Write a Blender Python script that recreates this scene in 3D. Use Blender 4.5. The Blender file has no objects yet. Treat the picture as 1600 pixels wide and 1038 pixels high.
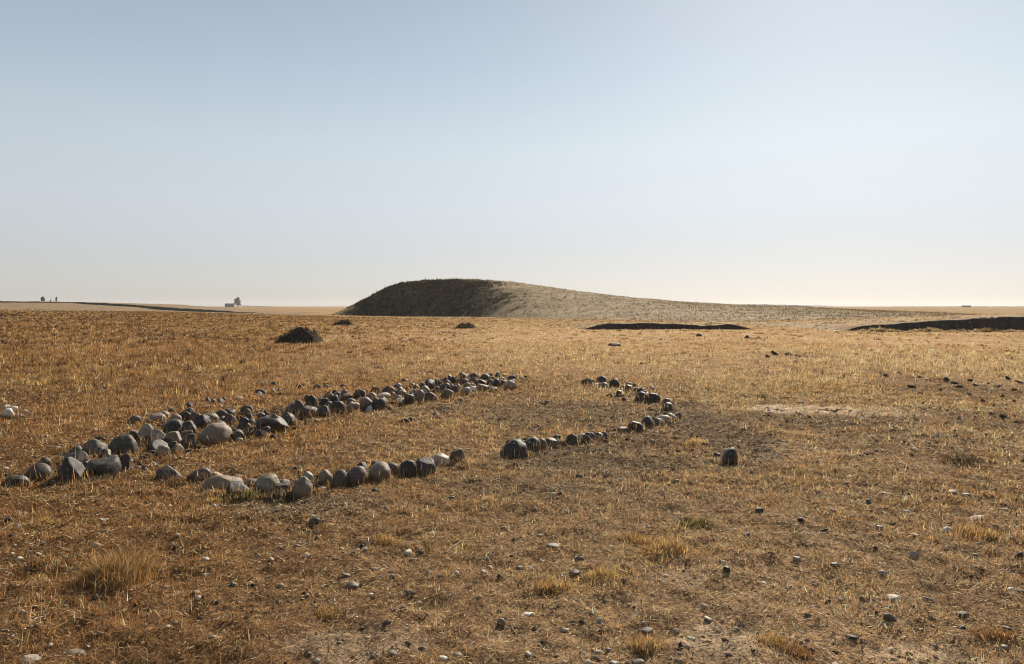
import bpy, math, random
import numpy as np
from mathutils import Vector, Matrix

sc = bpy.context.scene
COL = sc.collection
rng = np.random.default_rng(7)
random.seed(7)

# ------------------------------------------------------------------ camera
F = 1164.0                      # focal length in photo pixels (photo 1600 x 1038)
EYE = 1.6
PITCH = math.atan(41.0 / F)     # looking slightly down
cam_d = bpy.data.cameras.new('camera')
cam = bpy.data.objects.new('camera', cam_d)
COL.objects.link(cam)
cam.location = (0, 0, EYE)
cam.rotation_euler = (math.radians(90) - PITCH, 0, 0)
cam_d.sensor_width = 36.0
cam_d.lens = 36.0 * F / 1600.0
cam_d.clip_start = 0.05
cam_d.clip_end = 20000
sc.camera = cam

# ------------------------------------------------------------------ sky + sun
SUN_EL = math.radians(34.0)
SUN_AZ = math.radians(24.0)     # to the right of the view direction
world = bpy.data.worlds.new('World')
sc.world = world
world.use_nodes = True
wn, wl = world.node_tree.nodes, world.node_tree.links
bg = wn['Background']
sky = wn.new('ShaderNodeTexSky')
sky.sky_type = 'NISHITA'
sky.sun_disc = False
sky.sun_elevation = SUN_EL
sky.sun_rotation = SUN_AZ
sky.altitude = 300
sky.air_density = 0.9
sky.dust_density = 0.62
sky.ozone_density = 0.6
hs = wn.new('ShaderNodeHueSaturation')
hs.inputs['Saturation'].default_value = 0.58
wl.new(sky.outputs[0], hs.inputs['Color'])
geo = wn.new('ShaderNodeTexCoord'); sep = wn.new('ShaderNodeSeparateXYZ')
wl.new(geo.outputs['Generated'], sep.inputs[0])
el_r = wn.new('ShaderNodeValToRGB')
els = el_r.color_ramp.elements
STOPS = [(0.0, (.67, .68, .71)), (.05, (.80, .79, .84)), (.12, (.97, .97, .97)), (.20, (1.22, 1.24, 1.18)), (.29, (1.24, 1.28, 1.23)), (.38, (1.22, 1.22, 1.18)), (.6, (.95, 1.0, 1.02))]
while len(els) < len(STOPS): els.new(.5)
for e_, (p_, c_) in zip(els, STOPS):
    e_.position = p_; e_.color = (*c_, 1)
wl.new(sep.outputs['Z'], el_r.inputs[0])
tintm = wn.new('ShaderNodeMix'); tintm.data_type = 'RGBA'; tintm.blend_type = 'MULTIPLY'; tintm.inputs[0].default_value = 1
wl.new(hs.outputs[0], tintm.inputs[6]); wl.new(el_r.outputs[0], tintm.inputs[7])
# thin even dust haze over the clear sky: paler and the same all round
dz = wn.new('ShaderNodeValToRGB')
DUST = [(0.0, (.73, .71, .67)), (.03, (.79, .78, .745)), (.13, (.78, .81, .865)), (.225, (.64, .725, .79)), (.30, (.50, .60, .715)), (.37, (.42, .525, .645)), (.6, (.28, .38, .52)), (1.0, (.26, .35, .50))]
dze = dz.color_ramp.elements
while len(dze) < len(DUST): dze.new(.5)
for e_, (p_, c_) in zip(dze, DUST):
    e_.position = p_; e_.color = (*c_, 1)
wl.new(sep.outputs['Z'], dz.inputs[0])
dsc = wn.new('ShaderNodeVectorMath'); dsc.operation = 'SCALE'; dsc.inputs['Scale'].default_value = 12.7
wl.new(dz.outputs[0], dsc.inputs[0])
skm = wn.new('ShaderNodeMix'); skm.data_type = 'RGBA'; skm.inputs[0].default_value = .46
wl.new(tintm.outputs[2], skm.inputs[6]); wl.new(dsc.outputs[0], skm.inputs[7])
wl.new(skm.outputs[2], bg.inputs['Color'])
bg.inputs['Strength'].default_value = 0.05

sd = bpy.data.lights.new('sun', 'SUN')
sun = bpy.data.objects.new('sun', sd)
COL.objects.link(sun)
sd.energy = 5.0
sd.angle = math.radians(0.55)
sd.color = (1.0, 0.90, 0.76)
to_sun = Vector((math.sin(SUN_AZ) * math.cos(SUN_EL), math.cos(SUN_AZ) * math.cos(SUN_EL), math.sin(SUN_EL)))
sun.rotation_euler = to_sun.to_track_quat('Z', 'Y').to_euler()
sun.location = (20, 40, 40)

sc.view_settings.view_transform = 'Standard'
sc.view_settings.look = 'None'
sc.view_settings.gamma = 1.0
sc.view_settings.exposure = 0.66
sc.cycles.max_bounces = 6
sc.cycles.diffuse_bounces = 1
sc.cycles.use_denoising = True
sc.cycles.filter_width = 1.0
sc.cycles.transparent_max_bounces = 8
sc.cycles.volume_bounces = 1

# ------------------------------------------------------------------ noise
def _hash(ix, iy, seed):
    h = (ix.astype(np.int64) * 374761393 + iy.astype(np.int64) * 668265263 + seed * 974634777) & 0xFFFFFFFF
    h = ((h ^ (h >> 13)) * 1274126177) & 0xFFFFFFFF
    h = (h ^ (h >> 16)) & 0xFFFFFFFF
    return h.astype(np.float64) / 4294967295.0

def vnoise(x, y, seed=0):
    x = np.asarray(x, float); y = np.asarray(y, float)
    ix = np.floor(x); iy = np.floor(y)
    fx = x - ix; fy = y - iy
    fx = fx * fx * (3 - 2 * fx); fy = fy * fy * (3 - 2 * fy)
    a = _hash(ix, iy, seed); b = _hash(ix + 1, iy, seed)
    c = _hash(ix, iy + 1, seed); d = _hash(ix + 1, iy + 1, seed)
    return (a + (b - a) * fx) * (1 - fy) + (c + (d - c) * fx) * fy

def fbm(x, y, seed=0, octv=4):
    s = 0; amp = 0.5; tot = 0
    for k in range(octv):
        s = s + amp * vnoise(x * 2 ** k + 17.3 * k, y * 2 ** k - 9.1 * k, seed + k)
        tot += amp; amp *= 0.5
    return s / tot

def sstep(a, b, x):
    t = np.clip((np.asarray(x, float) - a) / (b - a), 0, 1)
    return t * t * (3 - 2 * t)

# ------------------------------------------------------------------ terrain height
def base_h(x, y):
    x = np.asarray(x, float); y = np.asarray(y, float)
    r = np.hypot(x, y)
    h = -0.5 * sstep(45, 140, r)
    h = h + 1.25 * sstep(18, 95, y) * sstep(-12, -62, x) * (1 - sstep(105, 175, y))
    h = h + 0.25 * (fbm(x / 40, y / 40, 3, 2) - 0.5) * sstep(10, 60, r) * (1 - sstep(150, 400, r))
    return h

def ground(x, y):
    x = np.asarray(x, float); y = np.asarray(y, float)
    r = np.hypot(x, y)
    near = 1 - sstep(30, 80, r)
    m = 0.055 * (fbm(x / 1.3, y / 1.3, 11, 3) - 0.5) + 0.085 * (fbm(x / 0.18, y / 0.18, 21, 4) - 0.5)
    return base_h(x, y) + m * near

def at(px, py):
    """world point on the ground seen at photo pixel (px, py)"""
    dx = (px - 800) / F; dv = (519 - py) / F
    cp, sp = math.cos(PITCH), math.sin(PITCH)
    d = np.array([dx, cp + dv * sp, -sp + dv * cp])
    h = 0.0; t = 1.0
    for _ in range(40):
        t = (EYE - h) / max(1e-4, -d[2])
        h = 0.5 * h + 0.5 * float(base_h(d[0] * t, d[1] * t))
    return d[0] * t, d[1] * t

def scale_at(px, py):
    x, y = at(px, py)
    return y / F

# soil / vegetation patches:  centre px,py, half width px, half height px
def make_patches(lst):
    out = []
    for (px, py, rx, ry, wgt) in lst:
        x, y = at(px, py)
        _, y0 = at(px, py + ry); _, y1 = at(px, py - ry)
        out.append((x, y, rx * y / F, max(0.05, (y1 - y0) / 2), wgt))
    return out

def patch_val(P, x, y):
    v = np.zeros_like(np.asarray(x, float))
    wob = fbm(x / 0.8, y / 0.8, 77, 3) - 0.5
    for (cx, cy, rx, ry, w) in P:
        q = ((x - cx) / rx) ** 2 + ((y - cy) / ry) ** 2
        v = np.maximum(v, w * (1 - sstep(0.35, 1.5, q + 1.6 * wob)))
    return v

P_GREY = make_patches([(930, 718, 150, 28, 1), (1110, 668, 100, 42, .95), (1250, 655, 160, 14, .8), (1420, 690, 160, 22, .5), (820, 760, 160, 20, .7), (900, 650, 150, 22, .75), (1000, 690, 80, 20, .7),
                       (700, 640, 90, 16, .45), (1330, 655, 150, 12, .7), (1500, 605, 130, 20, .7), (1240, 556, 60, 5, .9),
                       (1520, 655, 110, 20, .6), (480, 790, 120, 16, .6), (1000, 780, 160, 22, .4), (800, 760, 90, 18, .5)])
P_PALE = make_patches([(1305, 640, 125, 8, .9), (1210, 637, 50, 8, 1), (1390, 646, 70, 7, .7), (1130, 1000, 70, 30, .5), (1440, 1026, 90, 22, .45), (1060, 905, 50, 16, .35),
                       (560, 1005, 120, 26, .3)])
P_RUST = make_patches([(330, 620, 190, 26, .9), (600, 612, 180, 20, .8), (120, 655, 160, 40, .8), (420, 700, 110, 26, .9),
                       (110, 800, 180, 50, .8), (190, 720, 60, 18, .8), (520, 665, 120, 16, .6), (900, 680, 90, 12, .5), (1050, 700, 60, 14, .4),
                       (160, 930, 260, 90, .7), (680, 572, 150, 12, .5)])
P_GOLD = make_patches([(50, 590, 120, 22, .9), (330, 572, 90, 14, .8), (200, 590, 90, 16, .7), (1030, 855, 80, 26, .8), (900, 910, 110, 26, .8),
                       (700, 505, 200, 8, .5), (840, 665, 200, 10, .5), (1250, 600, 100, 20, .5), (1100, 700, 60, 18, .5)])
P_TALL = make_patches([(1450, 562, 260, 22, 1), (1200, 585, 160, 14, .5), (930, 613, 60, 5, .6), (850, 560, 260, 22, .5)])

# ------------------------------------------------------------------ colour of vegetation and soil (linear albedo)
C_TAN = np.array([.45, .325, .205]); C_BROWN = np.array([.235, .14, .066]); C_RUST = np.array([.31, .185, .092])
C_GOLD = np.array([.42, .29, .13]); C_PALE = np.array([.52, .415, .275]); C_GREYD = np.array([.24, .19, .14])
def mix(a, b, t):
    return a + (b - a) * t[:, None]

def veg_colour(x, y, jitter=0.35, dark=.10):
    n = len(x)
    az = x / np.maximum(y, 1.0)
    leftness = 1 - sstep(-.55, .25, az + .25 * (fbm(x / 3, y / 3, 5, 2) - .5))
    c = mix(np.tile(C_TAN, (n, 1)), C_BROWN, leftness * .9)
    c = c * (1 + .9 * (fbm(x / 5, y / 5, 35, 4) - .5))[:, None]
    a = fbm(x / .5, y / .5, 31, 3); b = fbm(x / .35, y / .35, 41, 3)
    c = mix(c, C_RUST, np.clip(patch_val(P_RUST, x, y) * .7 + (a - .55) * 1.6, 0, .75))
    c = mix(c, C_GOLD, np.clip(patch_val(P_GOLD, x, y) * .7 + (b - .60) * 1.8, 0, .75))
    tall = patch_val(P_TALL, x, y)
    c = mix(c, C_PALE * 1.0, np.clip(tall * .9, 0, .9))
    c = mix(c, C_GREYD * .95, np.clip(patch_val(P_GREY, x, y) * .9, 0, .85))
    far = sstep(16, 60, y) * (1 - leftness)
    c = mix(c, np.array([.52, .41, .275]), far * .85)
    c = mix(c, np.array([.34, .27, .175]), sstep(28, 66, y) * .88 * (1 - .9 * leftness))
    u = rng.random(n)
    c = mix(c, C_PALE * 1.08, np.where(u > .84, .75, 0.0))
    c = mix(c, np.array([.075, .052, .04]), np.where(u < dark, .85, 0.0))
    c = c * np.exp(rng.normal(0, jitter, n))[:, None]
    c = c * np.array([1.07, 1.0, .87])
    return np.clip(c, .01, .66)

def soil_colour(x, y):
    n = len(x)
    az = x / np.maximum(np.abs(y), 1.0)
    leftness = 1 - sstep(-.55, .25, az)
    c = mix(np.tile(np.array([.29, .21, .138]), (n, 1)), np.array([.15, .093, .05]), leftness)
    c = mix(c, np.array([.185, .148, .112]), patch_val(P_GREY, x, y) * .95)
    c = mix(c, np.array([.48, .41, .325]), np.minimum(1, patch_val(P_PALE, x, y) * 1.1))
    c = mix(c, np.array([.20, .125, .07]), patch_val(P_RUST, x, y) * .5)
    r = np.hypot(x, y)
    c = mix(c, np.array([.46, .345, .225]), sstep(12, 36, r) * (1 - .75 * leftness))
    c = mix(c, np.array([.335, .265, .175]), sstep(45, 100, r) * (1 - .9 * leftness))
    return c * (.85 + .3 * fbm(x / 2.2, y / 2.2, 51, 3))[:, None] * np.array([1.07, 1.0, .90])

# ------------------------------------------------------------------ materials
def new_mat(name):
    m = bpy.data.materials.new(name); m.use_nodes = True
    nt = m.node_tree
    return m, nt, nt.nodes, nt.links, nt.nodes['Principled BSDF']

def noise_node(nt, scale, detail=4, rough=.6, coord=None):
    n = nt.nodes.new('ShaderNodeTexNoise')
    n.inputs['Scale'].default_value = scale; n.inputs['Detail'].default_value = detail
    n.inputs['Roughness'].default_value = rough
    if coord is not None: nt.links.new(coord, n.inputs['Vector'])
    return n

def ramp(nt, src, stops):
    r = nt.nodes.new('ShaderNodeValToRGB')
    e = r.color_ramp.elements
    while len(e) < len(stops): e.new(.5)
    for el, (p, c) in zip(e, stops):
        el.position = p; el.color = (*c, 1) if len(c) == 3 else c
    nt.links.new(src, r.inputs[0])
    return r

def mul(nt, a, b, fac=1.0):
    m = nt.nodes.new('ShaderNodeMix'); m.data_type = 'RGBA'; m.blend_type = 'MULTIPLY'
    m.inputs[0].default_value = fac
    nt.links.new(a, m.inputs[6]); nt.links.new(b, m.inputs[7])
    return m.outputs[2]

def ground_material():
    m, nt, N, L, b = new_mat('dry_soil')
    at_ = N.new('ShaderNodeAttribute'); at_.attribute_name = 'Col'
    g = N.new('ShaderNodeNewGeometry')
    n1 = noise_node(nt, 9, 5, .65, g.outputs['Position'])
    r1 = ramp(nt, n1.outputs['Fac'], [(.3, (.45, .42, .40)), (.5, (.9, .9, .9)), (.72, (1.5, 1.45, 1.35))])
    n2 = noise_node(nt, 55, 4, .7, g.outputs['Position'])
    r2 = ramp(nt, n2.outputs['Fac'], [(.32, (.35, .33, .32)), (.5, (.95, .95, .95)), (.7, (1.7, 1.6, 1.45))])
    n3 = noise_node(nt, .9, 4, .65, g.outputs['Position'])
    r3 = ramp(nt, n3.outputs['Fac'], [(.3, (.75, .72, .70)), (.7, (1.2, 1.2, 1.2))])
    c = mul(nt, at_.outputs['Color'], r1.outputs[0]); c = mul(nt, c, r2.outputs[0]); c = mul(nt, c, r3.outputs[0])
    L.new(c, b.inputs['Base Color'])
    b.inputs['Roughness'].default_value = .95
    b.inputs['Specular IOR Level'].default_value = 0.0
    ad = N.new('ShaderNodeMath'); ad.operation = 'ADD'
    L.new(n1.outputs['Fac'], ad.inputs[0]); L.new(n2.outputs['Fac'], ad.inputs[1])
    bp = N.new('ShaderNodeBump'); bp.inputs['Strength'].default_value = .9; bp.inputs['Distance'].default_value = .03
    L.new(ad.outputs[0], bp.inputs['Height']); L.new(bp.outputs[0], b.inputs['Normal'])
    return m

def blade_material(name, trans=.45, ttint=(1.12, 1.0, .85)):
    m, nt, N, L, b = new_mat(name)
    at_ = N.new('ShaderNodeAttribute'); at_.attribute_name = 'Col'
    N.remove(b)
    d = N.new('ShaderNodeBsdfDiffuse'); t = N.new('ShaderNodeBsdfTranslucent')
    L.new(at_.outputs['Color'], d.inputs[0])
    tn = N.new('ShaderNodeMix'); tn.data_type = 'RGBA'; tn.blend_type = 'MULTIPLY'; tn.inputs[0].default_value = 1
    L.new(at_.outputs['Color'], tn.inputs[6]); tn.inputs[7].default_value = (*ttint, 1)
    L.new(tn.outputs[2], t.inputs[0])
    mx = N.new('ShaderNodeMixShader'); mx.inputs[0].default_value = trans
    L.new(d.outputs[0], mx.inputs[1]); L.new(t.outputs[0], mx.inputs[2])
    L.new(mx.outputs[0], N['Material Output'].inputs['Surface'])
    return m

def stone_material():
    m, nt, N, L, b = new_mat('cobble_stone')
    oi = N.new('ShaderNodeObjectInfo')
    tc = N.new('ShaderNodeTexCoord')
    off = N.new('ShaderNodeVectorMath'); off.operation = 'ADD'
    L.new(tc.outputs['Object'], off.inputs[0])
    cmb = N.new('ShaderNodeCombineXYZ'); ml = N.new('ShaderNodeMath'); ml.operation = 'MULTIPLY'; ml.inputs[1].default_value = 37
    L.new(oi.outputs['Random'], ml.inputs[0]); L.new(ml.outputs[0], cmb.inputs[0]); L.new(ml.outputs[0], cmb.inputs[2])
    L.new(cmb.outputs[0], off.inputs[1])
    n1 = noise_node(nt, 14, 6, .65, off.outputs[0])
    r1 = ramp(nt, n1.outputs['Fac'], [(.3, (.55, .52, .5)), (.5, (1, 1, 1)), (.7, (1.45, 1.4, 1.3))])
    n2 = noise_node(nt, 90, 4, .7, off.outputs[0])
    r2 = ramp(nt, n2.outputs['Fac'], [(.3, (.6, .6, .6)), (.5, (1, 1, 1)), (.7, (1.35, 1.35, 1.35))])
    c = mul(nt, oi.outputs['Color'], r1.outputs[0]); c = mul(nt, c, r2.outputs[0])
    n3 = noise_node(nt, 24, 3, .5, off.outputs[0])
    r3 = ramp(nt, n3.outputs['Fac'], [(.64, (0, 0, 0)), (.71, (1, 1, 1))])
    li = N.new('ShaderNodeMix'); li.data_type = 'RGBA'
    mf = N.new('ShaderNodeMath'); mf.operation = 'MULTIPLY'; mf.inputs[1].default_value = .62
    L.new(r3.outputs[0], mf.inputs[0]); L.new(mf.outputs[0], li.inputs[0])
    L.new(c, li.inputs[6]); li.inputs[7].default_value = (.36, .31, .24, 1)
    L.new(li.outputs[2], b.inputs['Base Color'])
    b.inputs['Roughness'].default_value = .6
    b.inputs['Specular IOR Level'].default_value = .34
    bp = N.new('ShaderNodeBump'); bp.inputs['Strength'].default_value = .4; bp.inputs['Distance'].default_value = .008
    ad = N.new('ShaderNodeMath'); ad.operation = 'ADD'
    L.new(n1.outputs['Fac'], ad.inputs[0]); L.new(n2.outputs['Fac'], ad.inputs[1])
    L.new(ad.outputs[0], bp.inputs['Height']); L.new(bp.outputs[0], b.inputs['Normal'])
    return m

def simple_material(name, stops, scale, rough=.95, bump=.5, dist=.1, stretch=None):
    m, nt, N, L, b = new_mat(name)
    g = N.new('ShaderNodeNewGeometry'); co = g.outputs['Position']
    if stretch:
        mp = N.new('ShaderNodeMapping'); mp.inputs['Scale'].default_value = stretch
        L.new(co, mp.inputs[0]); co = mp.outputs[0]
    n = noise_node(nt, scale, 7, .68, co)
    r = ramp(nt, n.outputs['Fac'], stops)
    L.new(r.outputs[0], b.inputs['Base Color'])
    b.inputs['Roughness'].default_value = rough; b.inputs['Specular IOR Level'].default_value = .1
    bp = N.new('ShaderNodeBump'); bp.inputs['Strength'].default_value = bump; bp.inputs['Distance'].default_value = dist
    L.new(n.outputs['Fac'], bp.inputs['Height']); L.new(bp.outputs[0], b.inputs['Normal'])
    return m

M_GROUND = ground_material()
M_BLADE = blade_material('dry_grass_blade')
M_LITTER = blade_material('straw', .2)
M_STONE = stone_material()
M_HILL = simple_material('hill_grass', [(.28, (.10, .076, .044)), (.42, (.20, .153, .092)), (.58, (.285, .215, .13)), (.74, (.37, .285, .178))], 2.6, .95, .35, .15)
def patchy(m, scale, lo, hi):
    nt = m.node_tree; b = nt.nodes['Principled BSDF']; src = b.inputs['Base Color'].links[0].from_socket
    g = nt.nodes.new('ShaderNodeNewGeometry'); n = noise_node(nt, scale, 5, .6, g.outputs['Position'])
    r = ramp(nt, n.outputs['Fac'], [(.36, lo), (.62, hi)])
    nt.links.new(mul(nt, src, r.outputs[0]), b.inputs['Base Color'])
patchy(M_HILL, .16, (.74, .70, .62), (1.15, 1.12, 1.06))
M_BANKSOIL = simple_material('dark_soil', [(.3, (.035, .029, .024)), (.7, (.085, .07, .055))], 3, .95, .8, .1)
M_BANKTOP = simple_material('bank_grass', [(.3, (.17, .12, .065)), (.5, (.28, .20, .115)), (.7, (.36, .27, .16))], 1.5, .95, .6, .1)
M_FARFIELD = simple_material('far_field', [(.3, (.15, .10, .055)), (.7, (.25, .175, .10))], .5, .95, .5, .2)
M_SHADEBANK = simple_material('shaded_slope', [(.3, (.06, .052, .036)), (.7, (.17, .14, .09))], 1.2, .95, .8, .2)  # shade on the bank face put into a darker colour
M_MOUND = simple_material('dung_soil', [(.3, (.022, .018, .014)), (.55, (.06, .05, .035)), (.75, (.15, .12, .08))], 9, .9, .8, .06)
M_TWIG = simple_material('twig_bark', [(.3, (.16, .115, .07)), (.7, (.34, .26, .17))], 40, .9, .3, .005)
M_BARK = simple_material('bark', [(.3, (.05, .04, .03)), (.7, (.12, .095, .07))], 4, .95, .5, .05)
M_PLASTER = simple_material('plaster', [(.3, (.13, .12, .11)), (.7, (.18, .17, .155))], .6, .9, .2, .02)
M_ROOF = simple_material('roof_sheet', [(.3, (.18, .16, .14)), (.7, (.26, .23, .20))], .8, .8, .2, .02)

# ------------------------------------------------------------------ mesh helpers
def link_mesh(name, verts, faces_flat, nper, mat, col=None, smooth=False, parent=None):
    """faces all have nper corners (fast path)"""
    me = bpy.data.meshes.new(name)
    verts = np.ascontiguousarray(verts, dtype=np.float32)
    ff = np.ascontiguousarray(faces_flat, dtype=np.int32).ravel()
    nf = len(ff) // nper
    me.vertices.add(len(verts)); me.vertices.foreach_set('co', verts.ravel())
    me.loops.add(len(ff)); me.loops.foreach_set('vertex_index', ff)
    me.polygons.add(nf)
    me.polygons.foreach_set('loop_start', np.arange(0, nf * nper, nper, dtype=np.int32))
    me.polygons.foreach_set('loop_total', np.full(nf, nper, dtype=np.int32))
    if smooth: me.polygons.foreach_set('use_smooth', np.ones(nf, dtype=bool))
    me.update(calc_edges=True)
    if col is not None:
        a = me.color_attributes.new('Col', 'FLOAT_COLOR', 'POINT')
        c4 = np.ones((len(verts), 4), dtype=np.float32); c4[:, :3] = col
        a.data.foreach_set('color', c4.ravel())
    for mm in (mat if isinstance(mat, (list, tuple)) else [mat]):
        me.materials.append(mm)
    o = bpy.data.objects.new(name, me)
    COL.objects.link(o)
    if parent: o.parent = parent
    return o

def tag(o, label=None, cat=None, group=None, kind=None):
    if label: o['label'] = label
    if cat: o['category'] = cat
    if group: o['group'] = group
    if kind: o['kind'] = kind
    return o

def empty(name, loc):
    o = bpy.data.objects.new(name, None); COL.objects.link(o); o.location = loc
    return o

def grid_mesh(name, X, Y, Z, mat, col=None, wrap=False):
    nr, nc = X.shape
    V = np.stack([X.ravel(), Y.ravel(), Z.ravel()], 1)
    i = np.arange(nr - 1)[:, None] * nc; j = np.arange(nc - 1)[None, :]
    q = np.stack([i + j, i + j + 1, i + nc + j + 1, i + nc + j], -1).reshape(-1, 4)
    if wrap:
        k = np.arange(nr - 1)
        q = np.concatenate([q, np.stack([k * nc + nc - 1, k * nc, (k + 1) * nc, (k + 1) * nc + nc - 1], 1)])
    return link_mesh(name, V, q, 4, mat, col, True)

# ------------------------------------------------------------------ ground sheet
def build_ground():
    rad = [0.02]
    r = 0.6
    while r < 2600:
        rad.append(r)
        r *= 1.0062 if r > 2 and r < 60 else 1.02
    rad = np.array(rad)
    fine = np.radians(np.linspace(-58, 58, 880))
    coarse = np.radians(np.linspace(61, 299, 80))
    th = np.concatenate([fine, coarse])
    R, T = np.meshgrid(rad, th, indexing='ij')
    X = R * np.sin(T); Y = R * np.cos(T)
    Z = ground(X, Y)
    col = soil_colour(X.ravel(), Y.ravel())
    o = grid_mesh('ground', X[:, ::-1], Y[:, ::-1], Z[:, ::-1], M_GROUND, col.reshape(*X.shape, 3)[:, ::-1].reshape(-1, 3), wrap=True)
    tag(o, 'flat dry steppe ground of brown soil and dead grass', 'ground', None, 'structure')
build_ground()

# ------------------------------------------------------------------ hill
def interp(pts, x):
    p = np.array(pts, float)
    return np.interp(x, p[:, 0], p[:, 1])

def smooth_interp(pts, x, s):
    return (interp(pts, x - s) + 2 * interp(pts, x) + interp(pts, x + s) + interp(pts, x - s / 2) + interp(pts, x + s / 2)) / 6

YC = 150.0
HILL_PX = [(500, 500), (508, 497.5), (518, 493), (532, 486), (550, 476.5), (575, 463), (600, 449.5), (612, 444), (630, 439.5), (660, 437), (700, 435.3), (740, 435.8), (800, 440),
           (850, 446), (900, 453.5), (950, 460), (1000, 465.5), (1050, 470), (1100, 473.5), (1180, 477), (1280, 480.5), (1400, 486), (1500, 494)]
def hill_h(x, y):
    px = 800 + x * F / YC
    zt = EYE - (smooth_interp(HILL_PX, px, 14) - 478) * YC / F + .28 * (fbm(x / 6, y / 40, 64, 4) - .5)
    C = np.maximum(0, zt - (-0.5))
    w = smooth_interp([(500, 6), (650, 6.2), (700, 8), (750, 14), (800, 26), (860, 44), (940, 64), (1020, 80), (1200, 92), (1400, 95)], px, 30)
    wob = 3.0 * (fbm(x / 9, y / 30, 91, 3) - .5)
    t = (y + wob - (YC - w)) / w
    tt = np.clip(t, 0, 1)
    lin = np.clip((tt - .04) / .9, 0, 1)
    steep = sstep(0, 1, tt) * .2 + lin * .8
    gent = .6 * tt ** 1.5 + .4 * np.sin(tt * math.pi / 2) ** 1.6
    k = sstep(690, 900, px)
    S = steep * (1 - k) + gent * k
    back = 1 - sstep(0, 90, y - YC - 6)
    h = C * S * back
    n = (fbm(x / 5.5, y / 1.7, 61, 4) - .5) * .8 + (fbm(x / 1.4, y / 1.1, 63, 3) - .5) * .35
    h = h + n * np.clip(h / 2.0, 0, 1) * (.75 - .35 * k)
    return h

def build_hill():
    xs = np.arange(-42, 95, .33); ys = np.concatenate([np.arange(50, 88, .6), np.arange(88, 162, .33), np.arange(162, 260, 2.5)])
    X, Y = np.meshgrid(xs, ys)
    H = hill_h(X, Y)
    Z = base_h(X, Y) + H - .2
    o = grid_mesh('hill', X, Y, Z, M_HILL)
    tag(o, 'low grassy hill with a steep shaded end and long gentle tail', 'hill', None, 'structure')
build_hill()

# ------------------------------------------------------------------ cut earth banks
def build_bank(name, top, bot, Yb, label, back=45.0, faceslope=.35, step=.25, mats=None, rough=1.0, grassy_to=None, apron=0):
    x0 = (top[0][0] - 800) * Yb / F; x1 = (top[-1][0] - 800) * Yb / F
    n = int((x1 - x0) / step)
    xs = np.linspace(x0, x1, n)
    px = 800 + xs * F / Yb
    jag = rough * (fbm(xs / .9, xs * 0 + 3, 71, 4) - .5)
    ztop = EYE - (interp(top, px) - 478) * Yb / F + .14 * jag
    foot = EYE - (interp(bot, px) - 478) * Yb / F
    zg = foot if apron else np.minimum(base_h(xs, xs * 0 + Yb), foot)
    tp = sstep(0, 2.5 * Yb / 50, xs - x0) * sstep(0, 2.5 * Yb / 50, x1 - xs)
    h = np.maximum(.02, ztop - zg) * tp
    zg = zg - .06 * (1 - tp)
    wob = .8 * (fbm(xs / 3, xs * 0, 72, 3) - .5)
    rows = [(-.25, -.15), (0, 0), (.10, .22), (.22, .5), (.34, .78), (.45, .95), (.7, 1.0)]
    RX, RY, RZ = [], [], []
    if apron:
        for ad in (apron, apron * .5, .3):
            gz = base_h(xs, xs * 0 + Yb - ad); t_ = 1 - ad / apron
            RX.append(xs); RY.append(Yb - ad + 0 * xs); RZ.append(gz - .25 + (zg - gz + .25) * t_ ** .8)
        rows = rows[1:]
    nap = len(RX)
    for k, (dy, f) in enumerate(rows):
        j2 = .10 * rough * (fbm(xs / .35, xs * 0 + k * 5.1, 73, 3) - .5)
        RX.append(xs); RY.append(Yb + wob + dy * h * faceslope / .45 + (j2 if 1 < k else 0)); RZ.append(zg + h * f + (j2 if 1 < k < 6 else 0))
    nface = nap + len(rows) - 2
    yt = .7 * h * faceslope / .45
    for dy, f in [(2.5, .97), (8, .86), (20, .5), (back, -.15)]:
        RX.append(xs); RY.append(Yb + wob + yt + dy); RZ.append(zg + h * f - (.3 if f < 0 else 0))
    X, Y, Z = map(np.array, (RX, RY, RZ))
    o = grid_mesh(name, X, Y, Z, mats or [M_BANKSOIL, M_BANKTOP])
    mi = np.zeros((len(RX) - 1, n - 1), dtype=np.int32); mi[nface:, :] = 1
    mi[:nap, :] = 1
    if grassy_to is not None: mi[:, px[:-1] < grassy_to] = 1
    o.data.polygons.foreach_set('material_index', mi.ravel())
    tag(o, label, 'earth bank', None, 'structure')
    return o

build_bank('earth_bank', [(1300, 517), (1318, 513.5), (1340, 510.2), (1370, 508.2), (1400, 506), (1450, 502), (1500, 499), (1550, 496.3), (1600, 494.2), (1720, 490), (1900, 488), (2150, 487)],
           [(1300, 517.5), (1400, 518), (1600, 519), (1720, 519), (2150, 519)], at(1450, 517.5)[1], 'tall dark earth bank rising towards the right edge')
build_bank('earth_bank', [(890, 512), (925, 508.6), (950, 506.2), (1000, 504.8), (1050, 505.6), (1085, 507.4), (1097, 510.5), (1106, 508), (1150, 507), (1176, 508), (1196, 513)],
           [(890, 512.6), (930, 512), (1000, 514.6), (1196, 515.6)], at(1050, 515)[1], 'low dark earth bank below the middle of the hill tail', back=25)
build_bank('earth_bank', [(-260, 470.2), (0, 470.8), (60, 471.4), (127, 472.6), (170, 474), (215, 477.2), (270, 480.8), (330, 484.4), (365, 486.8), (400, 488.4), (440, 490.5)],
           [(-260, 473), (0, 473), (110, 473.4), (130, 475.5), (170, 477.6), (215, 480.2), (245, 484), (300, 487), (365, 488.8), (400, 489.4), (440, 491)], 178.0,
           'long low bank on the left skyline', back=60, faceslope=1.0, step=.8, rough=2.0, grassy_to=122, mats=[M_SHADEBANK, M_FARFIELD], apron=60)

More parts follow.
